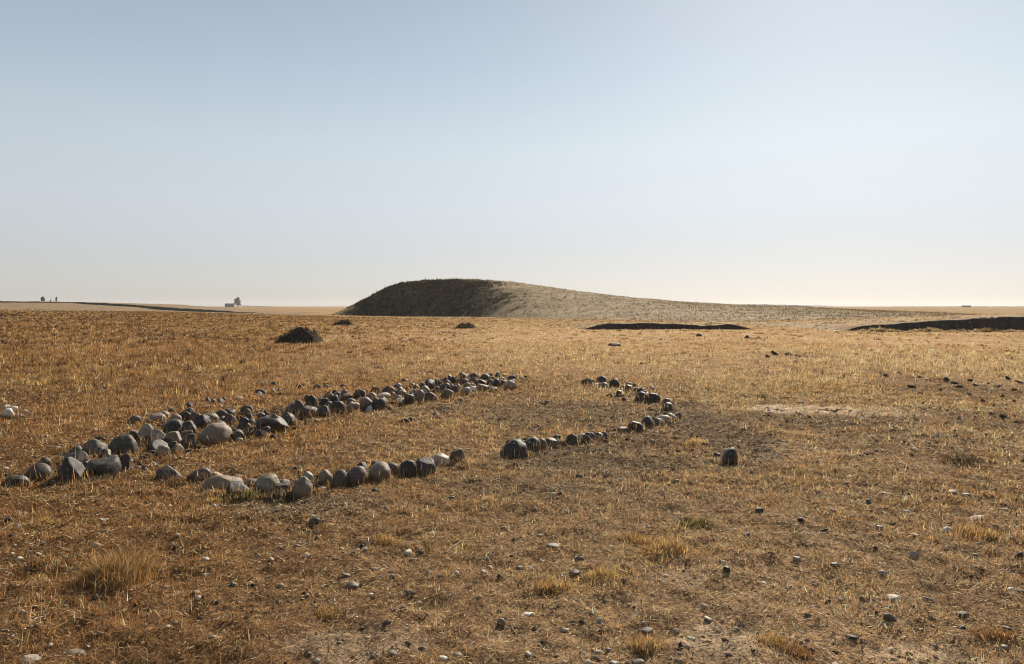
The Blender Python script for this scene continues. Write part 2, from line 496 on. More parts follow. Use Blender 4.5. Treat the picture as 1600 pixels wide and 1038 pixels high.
# ------------------------------------------------------------------ stones
def ico(sub):
    import bmesh
    bm = bmesh.new(); bmesh.ops.create_icosphere(bm, subdivisions=sub, radius=1)
    v = np.array([p.co[:] for p in bm.verts]); f = np.array([[q.index for q in p.verts] for p in bm.faces])
    bm.free(); return v, f
ICO = {k: ico(k) for k in (2, 3, 4)}

def noise3(v, s, seed):
    return (fbm(v[:, 0] * s + seed, v[:, 1] * s - seed * 1.7, seed, 3) + fbm(v[:, 1] * s + 3.1, v[:, 2] * s + seed, seed + 5, 3)
            + fbm(v[:, 2] * s - 2.2, v[:, 0] * s + seed * .3, seed + 9, 3)) / 3 - .5

TONE = {'dark': (.042, .032, .024), 'grey': (.080, .061, .044), 'brown': (.080, .055, .037), 'tan': (.165, .122, .08),  # dark holds the shade of mostly alike stones in their colour
        'pale': (.29, .24, .18), 'red': (.17, .105, .085), 'white': (.48, .43, .36)}  # pale also holds the sunlit tops of some stones in the colour

def stone_verts(shape, seed, sub=3):
    v, f = ICO[sub]
    r = np.random.default_rng(seed)
    v = v.copy()
    sd_ = int(r.integers(1, 900))
    amp = {'dome': .6, 'wedge': .6, 'round': .55, 'flat': .55, 'block': .5, 'rough': .8}[shape]
    v = v * (1 + amp * noise3(v, 1.1, sd_) * 1.3)[:, None]
    ncut = {'dome': 3, 'wedge': 3, 'round': 8, 'flat': 9, 'block': 14, 'rough': 9}[shape]
    lim = {'dome': (.8, .97), 'wedge': (.8, .97), 'round': (.66, .95), 'flat': (.64, .93), 'block': (.58, .82), 'rough': (.6, .9)}[shape]
    for _ in range(ncut):
        nrm = r.normal(size=3); nrm /= np.linalg.norm(nrm)
        d = r.uniform(*lim)
        s = v @ nrm
        over = np.maximum(0, s - d)
        v = v - (over * .96)[:, None] * nrm
    if shape == 'rough':
        v = v * (1 + .35 * noise3(v, 3.5, sd_ + 3))[:, None]
    v = v * (1 + .13 * noise3(v, 4.0, sd_ + 7) + .07 * noise3(v, 9.0, sd_ + 17))[:, None]
    if shape == 'wedge':
        t_ = np.clip((v[:, 0] + 1) / 1.7, 0, 1)
        v[:, 2] = np.where(v[:, 2] > -.3, -.3 + (v[:, 2] + .3) * (.16 + .84 * t_), v[:, 2])
    # normalise to unit half extents
    mn, mx = v.min(0), v.max(0)
    return (v - (mn + mx) / 2) / ((mx - mn) / 2), f

FOOT = []      # footprints of stones for keeping grass out

def make_stone(name, px, py, w, h, tone, shape, seed, sub=3, sink=.40, depth=None, lift=0):
    r = np.random.default_rng(seed)
    x, y = at(px, py)
    s = y / F
    W = w * s * 1.02; H = h * s * 1.06
    a = W / 2
    b = a * (depth or r.uniform(.7, .95))
    if shape == 'flat': b = a * r.uniform(.6, .85)
    sd_ = EYE / math.hypot(x, y)
    vis = H / (1 - sink) / 2
    c = math.sqrt(max(vis ** 2 - (b * sd_) ** 2, (.42 * vis) ** 2))
    v, f = stone_verts(shape, seed + 11, sub)
    tilt = np.array([r.normal(0, .16), r.normal(.12, .3)])
    if shape in ('dome', 'wedge'): tilt = tilt * .35
    v = v * np.array([a, b, c])
    Rm = Matrix.Rotation(tilt[0], 3, 'X') @ Matrix.Rotation(tilt[1], 3, 'Y')
    v = v @ np.array(Rm).T
    yc = y + b * .75
    zc = float(ground(x, yc)) + c * (1 - 2 * sink)
    o = link_mesh(name, v, f, 3, M_STONE, None, True)
    o.location = (x, yc, zc + lift * s)
    k = TONE[tone]
    j = r.normal(1, .12) ; hue = r.normal(0, .03, 3)
    o.color = (k[0] * j * (1 + hue[0]), k[1] * j * (1 + hue[1]), k[2] * j * (1 + hue[2]), 1)
    FOOT.append((x, yc, a * .92, b * .92))
    return o

ORD = ['first', 'second', 'third', 'fourth', 'fifth', 'sixth', 'seventh', 'eighth', 'ninth', 'tenth', 'eleventh', 'twelfth', 'thirteenth', 'fourteenth',
       'fifteenth', 'sixteenth', 'seventeenth', 'eighteenth', 'nineteenth', 'twentieth', 'twenty-first', 'twenty-second', 'twenty-third', 'twenty-fourth']
SHW = {'dome': 'rounded', 'wedge': 'wedge-shaped', 'round': 'rounded', 'flat': 'flat', 'block': 'angular', 'rough': 'lumpy'}
def nth(i, n):
    if i == 0 and n > 1: return 'leftmost'
    if i == n - 1 and n > 1: return 'rightmost'
    if i >= len(ORD) and n - 1 - i >= len(ORD): return f'number {i + 1} from left'
    if i <= n // 2: return (ORD[i] if i < len(ORD) else f'number {i + 1}') + ' from left'
    return ORD[n - 1 - i] + ' from the right'

# px, base y, width, height, tone, shape [, own label]
RUNS = {}
RUNS['left stone heap'] = [
 (20,763,36,15,'dark','flat','low dark stone at the cut-off left end of the left stone heap'),
 (55,752,38,23,'grey','dome','smooth grey dome-shaped stone second from the left end of the left heap'),
 (66,731,19,11,'brown','round'),(104,755,44,34,'dark','rough','large dark lumpy stone with pale patch at the front of the left heap'),
 (150,747,46,31,'dark','block'),(184,741,25,26,'dark','round'),(139,712,37,21,'grey','round'),(116,714,19,13,'grey','round'),(110,725,38,16,'dark','flat'),
 (150,716,19,12,'grey','round'),(187,712,40,29,'grey','dome','dark arched stone with orange weed in front at the left heap'),(206,690,22,14,'dark','round'),
 (225,690,22,24,'pale','dome','pale egg-shaped stone standing upright in the left heap'),(239,696,33,20,'grey','round'),(240,709,34,19,'dark','block'),
 (250,714,22,16,'pale','round'),(231,715,18,7,'pale','flat'),
 (287,665,24,19,'brown','round'),(322,665,30,15,'tan','flat'),(311,671,27,16,'dark','round'),(290,681,24,17,'grey','round'),(267,683,29,20,'dark','round'),
 (270,669,21,11,'tan','round'),(268,699,27,20,'tan','round'),(288,687,18,13,'brown','round'),(292,698,24,14,'grey','round'),(270,709,22,14,'tan','round'),
 (331,693,47,26,'tan','dome','largest tan boulder with a pitted top in the middle of the left heap'),
 (341,675,21,13,'grey','round'),(354,656,21,12,'dark','round'),(355,666,20,15,'brown','round'),(342,662,10,6,'grey','round'),
 (377,675,22,16,'grey','round'),(386,668,20,13,'dark','round'),(365,684,22,13,'grey','round'),(390,679,19,12,'brown','round'),
 (421,676,47,20,'grey','flat','wide flat-topped grey stone near the right end of the left heap'),
 (446,667,25,17,'grey','rough','speckled lumpy stone at the right end of the left heap'),(410,662,17,11,'grey','flat'),
 (386,655,9,8,'dark','round'),(413,653,9,7,'dark','round'),(411,683,15,9,'pale','block'),(402,686,15,13,'dark','block'),(316,688,16,9,'grey','round'),(255,701,14,8,'dark','round'),
 (128,738,20,12,'dark','block'),(170,722,18,11,'dark','block'),(206,719,16,6,'tan','flat'),(199,728,18,6,'tan','flat'),(372,692,11,7,'pale','flat'),(92,742,18,12,'dark','block')]
RUNS['near stone row'] = [
 (260,750,42,18,'grey','rough','lumpy half-buried stone at the left end of the near stone row'),
 (307,753,39,19,'grey','round'),(331,749,31,11,'pale','flat'),(342,765,59,22,'tan','flat','wide slab-like stone with a bright top at the left of the near row'),
 (389,758,27,12,'tan','flat'),(413,772,40,27,'tan','dome','bright-topped dome stone over dark shade in the near stone row'),
 (370,778,46,18,'dark','rough','dark stone buried in shaded weeds at the front of the near row'),  # added lump, its dark colour stands in for shaded dirt
 (437,766,28,20,'grey','block'),(469,778,33,29,'tan','dome','big tan egg-shaped stone at the front of the near stone row'),
 (480,749,17,12,'pale','block'),(508,756,21,21,'tan','round','pointed upright stone left of the four rounded stones in the near row'),
 (501,767,19,7,'pale','flat','small thin pale slab in front of the near stone row'),
 (438,774,28,14,'dark','block'),(400,776,24,14,'dark','round'),
 (529,763,28,27,'grey','dome','tall rounded stone slanting right in the near stone row'),(556,761,35,27,'grey','dome','oval stone with flat pale top in the near row'),
 (564,738,20,13,'dark','block','small dark stone peeking out behind the near stone row'),(592,756,36,28,'tan','round','brown boulder with cracked top in the near stone row'),
 (590,735,27,13,'grey','block','greenish wedge stone lying behind the brown boulder of the near row'),(613,746,21,19,'dark','round'),
 (636,746,30,22,'dark','round','dark rounded stone joined to a longer one in the near row'),(662,744,36,22,'dark','round','long dark stone with a thin lit rim in the near row'),
 (688,731,31,18,'pale','dome','white-topped oval stone second from the right end of the near row'),(714,728,25,22,'brown','block','brown angular stone at the right end of the near row')]
RUNS['far stone heap'] = [
 (452,649,16,16,'red','round'),(467,649,16,20,'brown','round'),(484,641,18,20,'dark','block','dark triangular stone near the left end of the far heap'),
 (480,653,26,15,'grey','round'),(502,652,23,15,'brown','round'),(501,637,17,11,'grey','round'),(511,626,13,9,'dark','round'),(520,636,17,16,'dark','round'),
 (528,648,20,17,'dark','round'),(520,649,11,11,'grey','round'),(527,623,16,9,'grey','round'),(538,629,17,14,'brown','round'),(531,628,10,7,'pale','flat'),
 (549,645,19,13,'tan','round'),(559,624,17,15,'dark','block'),(570,641,24,16,'tan','round'),(577,628,19,14,'tan','round'),
 (590,643,19,18,'dark','round','blue-black round stone at the front of the far heap'),(576,644,9,9,'white','round','tiny white stone beside the blue-black round stone'),
 (587,616,17,9,'dark','round'),(606,616,19,10,'grey','round'),(598,623,23,8,'pale','flat'),(600,634,13,11,'dark','round'),(618,629,15,11,'grey','round'),
 (623,609,9,7,'dark','round'),(625,634,17,7,'pale','flat'),(629,619,13,9,'tan','round'),(639,634,16,17,'grey','round'),
 (650,611,11,8,'dark','round'),(660,616,17,12,'tan','round'),(650,629,19,18,'red','round','pinkish oval stone at the front of the far heap'),(663,626,12,11,'pale','round'),(674,629,15,14,'brown','round'),
 (669,612,17,16,'dark','block','square black stone at the back edge of the far heap'),(682,607,15,10,'grey','round'),(680,616,14,11,'grey','round'),
 (694,615,19,14,'grey','round'),(698,623,21,13,'tan','flat'),(689,599,9,7,'dark','round'),(696,599,9,7,'dark','round'),(698,606,14,9,'dark','round'),
 (705,603,12,12,'dark','round'),(708,615,13,12,'grey','round'),(714,602,10,9,'grey','round'),(716,609,10,8,'brown','round'),(722,604,14,11,'dark','round'),
 (728,618,16,11,'pale','block'),(738,613,16,7,'white','flat','bright flat slab at the front of the far heap'),(741,598,12,8,'grey','round'),(726,594,13,6,'dark','round'),(739,592,13,6,'dark','round'),
 (749,605,21,10,'dark','round'),(753,613,18,10,'tan','round'),(757,596,16,11,'brown','round','largest purplish stone on top of the right end of the far heap'),(748,592,10,7,'grey','round'),
 (766,605,10,10,'grey','round'),(775,607,12,12,'dark','round'),(770,612,14,7,'pale','round'),(783,596,11,6,'brown','round'),(768,595,9,6,'dark','round'),
 (797,609,18,10,'pale','flat'),(799,600,15,6,'brown','round'),(788,603,10,7,'brown','round'),(803,591,11,5,'grey','round'),(815,594,10,6,'brown','round','small brown stone on its own at the right end of the far heap'),(793,593,8,4,'brown','round'),
 (612,622,12,8,'brown','round'),(640,622,11,9,'grey','round'),(548,634,12,9,'brown','round'),(510,640,13,10,'dark','round'),(730,608,12,8,'grey','round')]
RUNS['right arc near limb'] = [
 (803,718,44,26,'dark','dome','big black boulder at the left end of the right arc'),(808,694,16,10,'red','round','small purplish stone behind the big black boulder'),
 (833,707,28,20,'dark','round','dark rounded stone touching the big black boulder'),(847,705,17,17,'brown','round'),(860,701,24,13,'grey','round'),(871,698,19,11,'pale','round'),
 (894,696,23,17,'dark','rough','dark lumpy stone at the left end of the short middle group'),(911,689,21,10,'pale','flat'),(917,693,18,10,'grey','block'),
 (927,691,21,14,'dark','round'),(937,688,14,11,'dark','round'),(943,686,13,10,'dark','round'),(957,680,15,4,'pale','flat'),(973,677,17,7,'red','flat'),
 (994,676,26,15,'dark','rough'),(1012,669,19,16,'dark','round','dark round stone standing tallest in the middle of the right arc'),(1028,665,19,10,'grey','flat'),
 (1040,661,23,11,'pale','round','pale smooth stone at the foot of the right bend of the arc'),(1048,657,21,13,'dark','round'),(1058,653,13,10,'dark','round'),
 (1047,644,24,13,'brown','round','brown stone in the middle of the right bend stack'),(1044,635,18,10,'brown','round','topmost brown stone at the right bend of the arc')]
RUNS['right arc far limb'] = [
 (883,598,9,4,'red','flat'),(917,601,15,9,'dark','round'),(925,601,9,6,'dark','round'),(932,603,9,4,'pale','flat'),(942,599,16,9,'dark','round'),(944,608,17,9,'grey','round'),
 (960,607,17,12,'dark','block'),(965,606,11,4,'pale','flat'),(974,610,9,6,'brown','round'),(982,612,15,8,'brown','round'),(996,615,10,7,'brown','round'),(1003,617,12,8,'dark','round'),
 (1004,629,19,13,'dark','round','dark oval stone left half of the pair at the right end of the far limb'),(1022,629,18,12,'dark','round','dark oval stone right half of the pair at the right end of the far limb'),
 (1011,620,12,4,'pale','flat'),(1022,612,11,4,'dark','flat'),(968,622,6,4,'dark','round')]
RUNS['sparse stones behind the left heap'] = [
 (206,664,22,15,'grey','round'),(218,658,11,8,'tan','round'),(230,661,10,8,'pale','round'),(242,661,26,14,'pale','flat'),(252,653,21,11,'tan','round'),(266,647,11,7,'dark','round'),
 (292,640,16,10,'dark','block','black lone stone behind the top of the left heap'),
 (324,629,11,7,'dark','round'),(332,634,11,8,'red','round'),(343,632,12,9,'grey','round'),(348,628,8,6,'dark','round'),(343,638,12,4,'pale','flat'),(320,640,14,4,'pale','flat'),
 (324,616,9,4,'pale','flat'),(408,618,22,8,'dark','flat'),(404,619,10,6,'pale','round'),(403,623,12,5,'red','flat'),(371,627,16,5,'pale','flat'),(436,614,8,5,'brown','round'),(465,610,12,9,'dark','block'),
 (494,609,13,6,'grey','flat'),(508,607,9,7,'red','round'),(535,604,9,5,'dark','round'),(515,605,7,3,'grey','flat'),(425,604,9,7,'brown','round'),(425,614,9,5,'tan','round'),(436,619,8,6,'brown','round'),(633,597,15,5,'dark','flat')]
SINGLE_STONES = [
 (1140,726,33,21,'dark','wedge','lone black wedge-shaped stone on bare ground right of the stone ring'),
 (1121,718,13,6,'grey','flat','small flat stone at the left foot of the lone black wedge stone'),
 (633,661,13,6,'dark','flat','dark flat stone left of a pair inside the stone ring'),(643,659,12,6,'dark','flat','dark flat stone right of a pair inside the stone ring'),
 (681,651,13,6,'dark','round','dark stone lying alone inside the stone ring towards the far heap'),(700,650,6,4,'brown','round','tiny brown stone right of the dark stone inside the ring'),
 (961,542,20,5,'dark','flat','flat dark rock in the pale grass beyond the ring'),(1092,526,8,6,'grey','round','round grey rock below the low dark bank'),(1168,529,7,5,'dark','round','small dark rock below right end of low dark bank'),
 (672,583,11,5,'brown','flat','brown clod-like rock in rust grass behind the far heap'),(782,574,6,4,'dark','round','tiny dark rock in grass beyond right end of far heap'),
 (1480,596,9,7,'dark','round','dark round rock on the rough grey ground at far right'),(1506,634,13,5,'dark','flat','dark flat rock right of the pale dirt patch'),
 (1251,631,11,4,'dark','flat','dark flat rock above the pale dirt patch'),(1352,657,17,5,'dark','flat','dark flat rock below right of the pale dirt patch'),
 (8,655,22,14,'white','block','largest white rubble chunk at the left edge'),(18,645,14,11,'white','block','upper white rubble chunk in the pile at left edge'),
 (28,653,18,7,'white','flat','flat white rubble slab at front of the left edge pile'),(36,646,12,7,'pale','block','small pale rubble chunk at right of the left edge pile'),(5,640,14,9,'white','block','topmost white rubble chunk cut by the left edge'),(44,650,9,4,'pale','flat','thin pale rubble chip at right end of the left edge pile'),
 (238,606,5,5,'white','round','tiny white stone shining in the left weeds')]

frng = random.Random(5)
for run_, cnt, lo, hi in (('left stone heap', 46, 12, 20), ('far stone heap', 68, 8, 13), ('right arc near limb', 6, 9, 13), ('right arc far limb', 8, 7, 11)):
    big_ = {'left stone heap': 1.12, 'far stone heap': 1.1, 'right arc far limb': 1.25}.get(run_, 1.0)
    RUNS[run_] = [(q_[0], q_[1], q_[2] * big_, q_[3] * big_, *q_[4:]) for q_ in RUNS[run_]]
    base_ = list(RUNS[run_])
    for _ in range(cnt):
        p = frng.choice(base_); w_ = frng.uniform(lo, hi)
        RUNS[run_].append((p[0] + frng.uniform(-.6, .6) * p[2], p[1] - frng.uniform(0, 7), w_, w_ * frng.uniform(.5, .8), frng.choice(['dark', 'dark', 'grey', 'brown', 'tan']), frng.choice(['round', 'block', 'rough'])))
        if frng.random() < .5:      # this one rests on the stone it was picked beside
            RUNS[run_][-1] = (p[0] + frng.uniform(-.25, .25) * p[2], p[1] - 1.0, *RUNS[run_][-1][2:], None, .62 * p[3])
seed = 100
GROUPS = {'left stone heap': 'stones of the left heap', 'near stone row': 'stones of the near row', 'far stone heap': 'stones of the far heap',
          'right arc near limb': 'stones of the right arc', 'right arc far limb': 'stones of the right arc', 'sparse stones behind the left heap': 'sparse stones behind the left heap'}
for run, lst in RUNS.items():
    A = np.array([(s[0], s[1]) for s in lst], float)
    kx = (A[:, 0] - A[:, 0].mean()) / 200
    co = np.polyfit(kx, A[:, 1], 2); res = A[:, 1] - np.polyval(co, kx)
    q1, q2 = np.quantile(res, [.34, .67])
    three = len(lst) > 30
    rowof = [('front' if r_ > q2 else 'back' if r_ < q1 else 'middle') if three else '' for r_ in res]
    for i, s in enumerate(lst):
        seed += 1
        if s[5] == 'round' and len(s) == 6 and seed % 5 < 2: s = (*s[:5], 'block' if seed % 2 else 'rough')
        lab = s[6] if len(s) > 6 else None
        lift = s[7] if len(s) > 7 else 0
        if not lab:
            same = sorted([j for j in range(len(lst)) if rowof[j] == rowof[i]], key=lambda j: lst[j][0])
            k = nth(same.index(i), len(same))
            lab = f"{s[4]} {SHW[s[5]]} stone, {k} in the {rowof[i] + ' row of the ' if rowof[i] else ''}{run.replace('sparse stones behind the', 'sparse line behind')}"
        nm = 'stone'
        o = make_stone(nm, *s[:6], seed, 4 if s[2] > 28 else 3, lift=lift)
        tag(o, lab.replace('red ', 'reddish ', 1) if lab.startswith('red ') else lab, 'stone', GROUPS[run])
for s in SINGLE_STONES:
    seed += 1
    tag(make_stone('stone', *s[:6], seed, 3), s[6], 'stone', 'white rubble pile' if s[0] < 50 else None)

# ------------------------------------------------------------------ loose foreground stones
PEB = [
 (44,1037,36,9,'pale','block'),(115,1023,38,10,'tan','flat'),(329,1007,18,8,'tan','flat'),(308,946,14,7,'pale','round'),(306,936,16,5,'pale','flat'),(321,883,14,5,'pale','flat'),(147,861,16,9,'pale','block'),
 (158,814,14,6,'pale','flat'),(24,827,14,9,'red','round'),(11,814,12,9,'dark','round'),(37,805,9,6,'pale','round'),(364,922,18,8,'tan','block'),(131,931,13,5,'pale','flat'),(106,929,14,5,'tan','flat'),(335,795,12,4,'pale','flat'),
 (43,863,11,4,'tan','flat'),(672,833,16,5,'white','flat'),(637,868,15,9,'white','block'),(656,867,11,8,'dark','block'),(566,858,12,9,'dark','block'),(556,867,14,5,'pale','flat'),(571,866,12,5,'pale','flat'),(534,858,10,4,'pale','round'),
 (464,861,15,6,'tan','flat'),(405,870,13,4,'pale','flat'),(424,884,12,4,'pale','flat'),(646,877,15,5,'tan','flat'),(767,886,16,6,'pale','flat'),(761,875,9,6,'pale','round'),(668,900,11,10,'pale','block'),(713,903,10,8,'white','round'),
 (757,901,15,7,'pale','flat'),(744,914,15,9,'grey','block'),(782,906,14,8,'dark','round'),(550,918,24,11,'grey','round'),(540,904,20,6,'tan','flat'),(437,918,16,8,'tan','round'),(610,942,12,7,'tan','round'),(435,946,11,7,'grey','round'),
 (450,947,11,8,'dark','round'),(783,978,17,13,'tan','block'),(658,1019,14,7,'tan','flat'),(613,1034,20,9,'tan','round'),(581,1029,10,8,'tan','round'),(693,1037,18,6,'white','flat'),(716,1030,21,10,'tan','round'),(490,823,24,14,'brown','rough'),
 (705,780,15,8,'brown','rough'),(585,772,13,8,'dark','rough'),(789,827,14,5,'grey','flat'),(865,858,26,7,'grey','flat'),(906,874,17,8,'grey','flat'),(828,887,15,7,'pale','block'),(812,891,15,5,'tan','flat'),(898,898,20,10,'grey','flat'),
 (975,918,13,12,'grey','round'),(825,963,23,7,'white','flat'),(835,983,15,7,'grey','block'),(937,976,13,8,'pale','round'),(923,967,10,6,'tan','round'),(1007,977,12,7,'pale','flat'),(1010,986,28,8,'tan','flat'),(1102,955,15,8,'pale','round'),
 (1109,974,21,7,'pale','round'),(998,1036,24,11,'tan','round'),(961,1037,22,7,'pale','flat'),(951,1017,13,6,'pale','flat'),(825,1026,13,8,'pale','round'),(870,1022,12,6,'tan','flat'),(1136,906,13,12,'dark','round'),(1172,874,5,8,'white','block'),
 (1188,805,15,10,'dark','block'),(1171,785,13,5,'pale','flat'),(865,775,12,6,'pale','round'),(1128,887,18,9,'grey','flat'),(1148,832,9,6,'pale','round'),(1161,828,9,5,'white','round'),(1167,845,16,6,'dark','flat'),(1194,915,14,5,'pale','flat'),
 (1151,984,11,6,'pale','flat'),(1064,1019,9,13,'dark','block'),(1429,870,17,13,'pale','block'),(1483,837,17,11,'white','flat'),(1524,872,19,10,'dark','round'),(1534,857,12,7,'grey','block'),(1595,877,15,12,'dark','round'),
 (1381,902,18,9,'pale','flat'),(1402,942,25,10,'pale','round'),(1393,972,25,13,'tan','block'),(1457,942,28,9,'dark','flat'),(1507,963,24,10,'dark','flat'),(1291,832,17,10,'dark','round'),(1303,801,13,11,'dark','round'),(1359,789,13,12,'grey','block'),
 (1346,783,12,5,'grey','flat'),(1253,821,14,6,'dark','flat'),(1388,771,22,5,'dark','flat'),(1494,772,22,7,'grey','flat'),(1512,774,18,5,'tan','flat'),(1421,802,17,7,'pale','flat'),(1529,818,34,6,'dark','flat'),(1434,843,14,5,'pale','flat'),
 (1572,801,14,6,'pale','flat'),(1586,847,17,5,'tan','flat'),(1307,891,18,8,'grey','flat'),(1246,881,15,6,'pale','flat'),(1205,876,11,7,'dark','round'),(1276,917,18,7,'grey','block'),(1233,925,13,6,'pale','flat'),(1295,952,11,11,'grey','block'),
 (1315,937,12,5,'pale','flat'),(1581,927,11,7,'white','round'),(1572,1012,14,8,'pale','round'),(1576,986,18,6,'tan','flat'),(1503,986,18,7,'grey','flat'),(1333,1002,22,7,'dark','rough'),(1243,789,12,4,'dark','flat'),(1265,782,10,5,'dark','flat'),
 (1333,813,13,9,'grey','block'),(1376,827,13,5,'tan','flat'),(1378,837,13,5,'pale','flat'),(1215,715,6,5,'white','round'),(1307,1037,14,6,'pale','round'),(1441,989,11,6,'tan','round'),
 (905,748,12,8,'dark','rough'),(1041,733,10,7,'grey','rough'),(1058,757,12,9,'grey','block'),(806,731,9,7,'dark','block'),(757,778,10,5,'pale','flat'),(960,752,11,4,'pale','flat'),(970,757,9,5,'pale','flat')]
def zone(px, py):
    v = 'bottom edge' if py > 990 else 'lower foreground' if py > 890 else 'middle foreground' if py > 800 else 'ground before the ring'
    hz = 'far left' if px < 250 else 'left of centre' if px < 620 else 'centre' if px < 950 else 'right of centre' if px < 1280 else 'far right'
    return v, hz
keys = {}
for i, p in enumerate(PEB):
    keys.setdefault((p[4], p[5], zone(p[0], p[1])), []).append(i)
for i, p in enumerate(PEB):
    seed += 1
    o = make_stone('loose_stone', p[0], p[1], p[2] * .86, p[3] * .72, p[4], 'rough' if p[5] == 'round' and p[4] in ('dark', 'grey') else p[5], seed, 3, sink=.37)
    z = zone(p[0], p[1]); same = sorted(keys[(p[4], p[5], z)], key=lambda j: PEB[j][0])
    tone = 'reddish' if p[4] == 'red' else p[4]
    where = f"{'at the' if z[0] == 'bottom edge' else 'on the' if z[0].startswith('ground') else 'in the'} {z[0]}, {z[1]}"
    if len(same) > 1:
        lab = f"{tone} {SHW[p[5]]} chip, {nth(same.index(i), len(same))} {where}"
    else:
        lab = f"small {tone} {SHW[p[5]]} stone lying {where}"
    tag(o, lab, 'loose stone', 'loose stones on the foreground soil')

# ------------------------------------------------------------------ blades
def blade_tris(x, y, z, L, w, tilt, az, col):
    n = len(x)
    pa = rng.uniform(0, 2 * np.pi, n)
    ox = np.cos(pa) * w / 2; oy = np.sin(pa) * w / 2
    tx = x + L * np.sin(tilt) * np.cos(az); ty = y + L * np.sin(tilt) * np.sin(az); tz = z + L * np.cos(tilt)
    V = np.empty((n, 3, 3), np.float32)
    V[:, 0] = np.stack([x - ox, y - oy, z], 1); V[:, 1] = np.stack([x + ox, y + oy, z], 1); V[:, 2] = np.stack([tx, ty, tz], 1)
    return V.reshape(-1, 3), np.repeat(col, 3, 0)

def blade_curved(x, y, z, L, w, tilt, az, bend, col, tipcol=1.15):
    """quad + tip triangle (as 3 triangles), bending over towards az"""
    n = len(x)
    pa = az + np.pi / 2 + rng.normal(0, .6, n)
    ox = np.cos(pa) * w / 2; oy = np.sin(pa) * w / 2
    l1 = L * .55; l2 = L * .45; t2 = tilt + bend
    mx = x + l1 * np.sin(tilt) * np.cos(az); my = y + l1 * np.sin(tilt) * np.sin(az); mz = z + l1 * np.cos(tilt)
    tx = mx + l2 * np.sin(t2) * np.cos(az); ty = my + l2 * np.sin(t2) * np.sin(az); tz = np.maximum(mz + l2 * np.cos(t2), z - .01)
    V = np.empty((n, 5, 3), np.float32)
    V[:, 0] = np.stack([x - ox, y - oy, z], 1); V[:, 1] = np.stack([x + ox, y + oy, z], 1)
    V[:, 2] = np.stack([mx - ox * .8, my - oy * .8, mz], 1); V[:, 3] = np.stack([mx + ox * .8, my + oy * .8, mz], 1)
    V[:, 4] = np.stack([tx, ty, tz], 1)
    b = np.arange(n)[:, None] * 5
    Fc = np.concatenate([b + [0, 1, 3], b + [0, 3, 2], b + [2, 3, 4]], 1).reshape(-1, 3)
    return V.reshape(-1, 3), Fc, np.repeat(col, 5, 0)

# ------------------------------------------------------------------ dark dung mounds
def mound(px, py, w, prof, seedm, label):
    x, y = at(px, py); s = y / F
    n = 110
    u = np.linspace(-1.15, 1.15, n)
    X, Y = np.meshgrid(u, u)
    p = np.array(prof, float)
    top = np.interp(X, p[:, 0], p[:, 1])
    d = 1 - sstep(.25, 1.0, np.abs(Y) + .15 * (fbm(X * 2, Y * 2, seedm, 3) - .5))
    H = top * d
    H = H * (1 + 1.0 * (fbm(X * 2.6, Y * 2.6, seedm + 1, 4) - .5)) + .30 * (np.abs(fbm(X * 4.5, Y * 4.5, seedm + 2, 4) - .5) * 2 - .25) * np.clip(H * 4, 0, 1)
    half = w * s / 2
    Z = H * half - .03 - .1 * (np.hypot(X, Y) > 1.1)
    o = grid_mesh('dung_mound', X * half, Y * half * .8, Z, M_MOUND)
    o.location = (x, y + half * .7, float(base_h(x, y + half * .7)))
    # weeds rooted on the mound
    k = rng.integers(0, len(X.ravel()), 900); k = k[H.ravel()[k] > .08]
    wx, wy, wz = X.ravel()[k] * half, Y.ravel()[k] * half * .8, Z.ravel()[k]
    m_ = len(k)
    V_, C_ = blade_tris(wx, wy, wz - .01, half * .13 * np.exp(rng.normal(0, .4, m_)), np.full(m_, max(.02, half * .03)), np.abs(rng.normal(.3, .5, m_)), rng.uniform(0, 6.28, m_),
                        np.array([.13, .10, .055]) * np.exp(rng.normal(0, .4, m_))[:, None])
    link_mesh('weeds', V_, np.arange(len(V_)), 3, M_BLADE, C_, False, o)
    tag(o, label, 'earth mound', 'dark earth mounds in the field')
mound(457, 537.5, 78, [(-1.02, 0), (-.8, .12), (-.5, .36), (-.15, .56), (.15, .6), (.4, .56), (.68, .5), (.86, .2), (1.05, 0)], 3, 'largest dark earth mound, lumpy, standing left in the field')
mound(533, 509.5, 35, [(-1.02, 0), (-.6, .25), (-.1, .52), (.4, .48), (.75, .22), (1.02, 0)], 13, 'small dark earth mound at the foot of the hill\'s left end')
mound(725, 513.8, 39, [(-1.02, 0), (-.6, .2), (-.1, .42), (.35, .34), (.7, .22), (1.02, 0)], 23, 'low dark earth mound in the field before the hill\'s dark face')

FT = np.array(FOOT)
def outside_stones(x, y):
    keep = np.ones(len(x), bool)
    cell = {}
    gx = np.floor(x / .5).astype(int); gy = np.floor(y / .5).astype(int)
    order = np.lexsort((gy, gx))
    for (cx, cy, a, b) in FT:
        sel = np.where((np.abs(x - cx) < a) & (np.abs(y - cy) < b))[0]
        if len(sel):
            q = ((x[sel] - cx) / a) ** 2 + ((y[sel] - cy) / b) ** 2
            keep[sel[q < 1]] = False
    return keep

def sample_sector(r0, r1, n, amax=40.5):
    r = np.sqrt(rng.uniform(r0 * r0, r1 * r1, n)); a = np.radians(rng.uniform(-amax, amax, n))
    return r * np.sin(a), r * np.cos(a)

def cover(x, y):
    """how much grass grows here, 0..1"""
    g = .10 + 1.4 * (fbm(x / .4, y / .4, 81, 3) - .22) + 1.1 * (fbm(x / 3.5, y / 3.5, 82, 3) - .5)
    g = g * (1 - .75 * patch_val(P_GREY, x, y)) * (1 - .85 * patch_val(P_PALE, x, y))
    g = g + .35 * patch_val(P_RUST, x, y) + .35 * patch_val(P_GOLD, x, y) + .3 * patch_val(P_TALL, x, y)
    return np.clip(g, .04, 1)

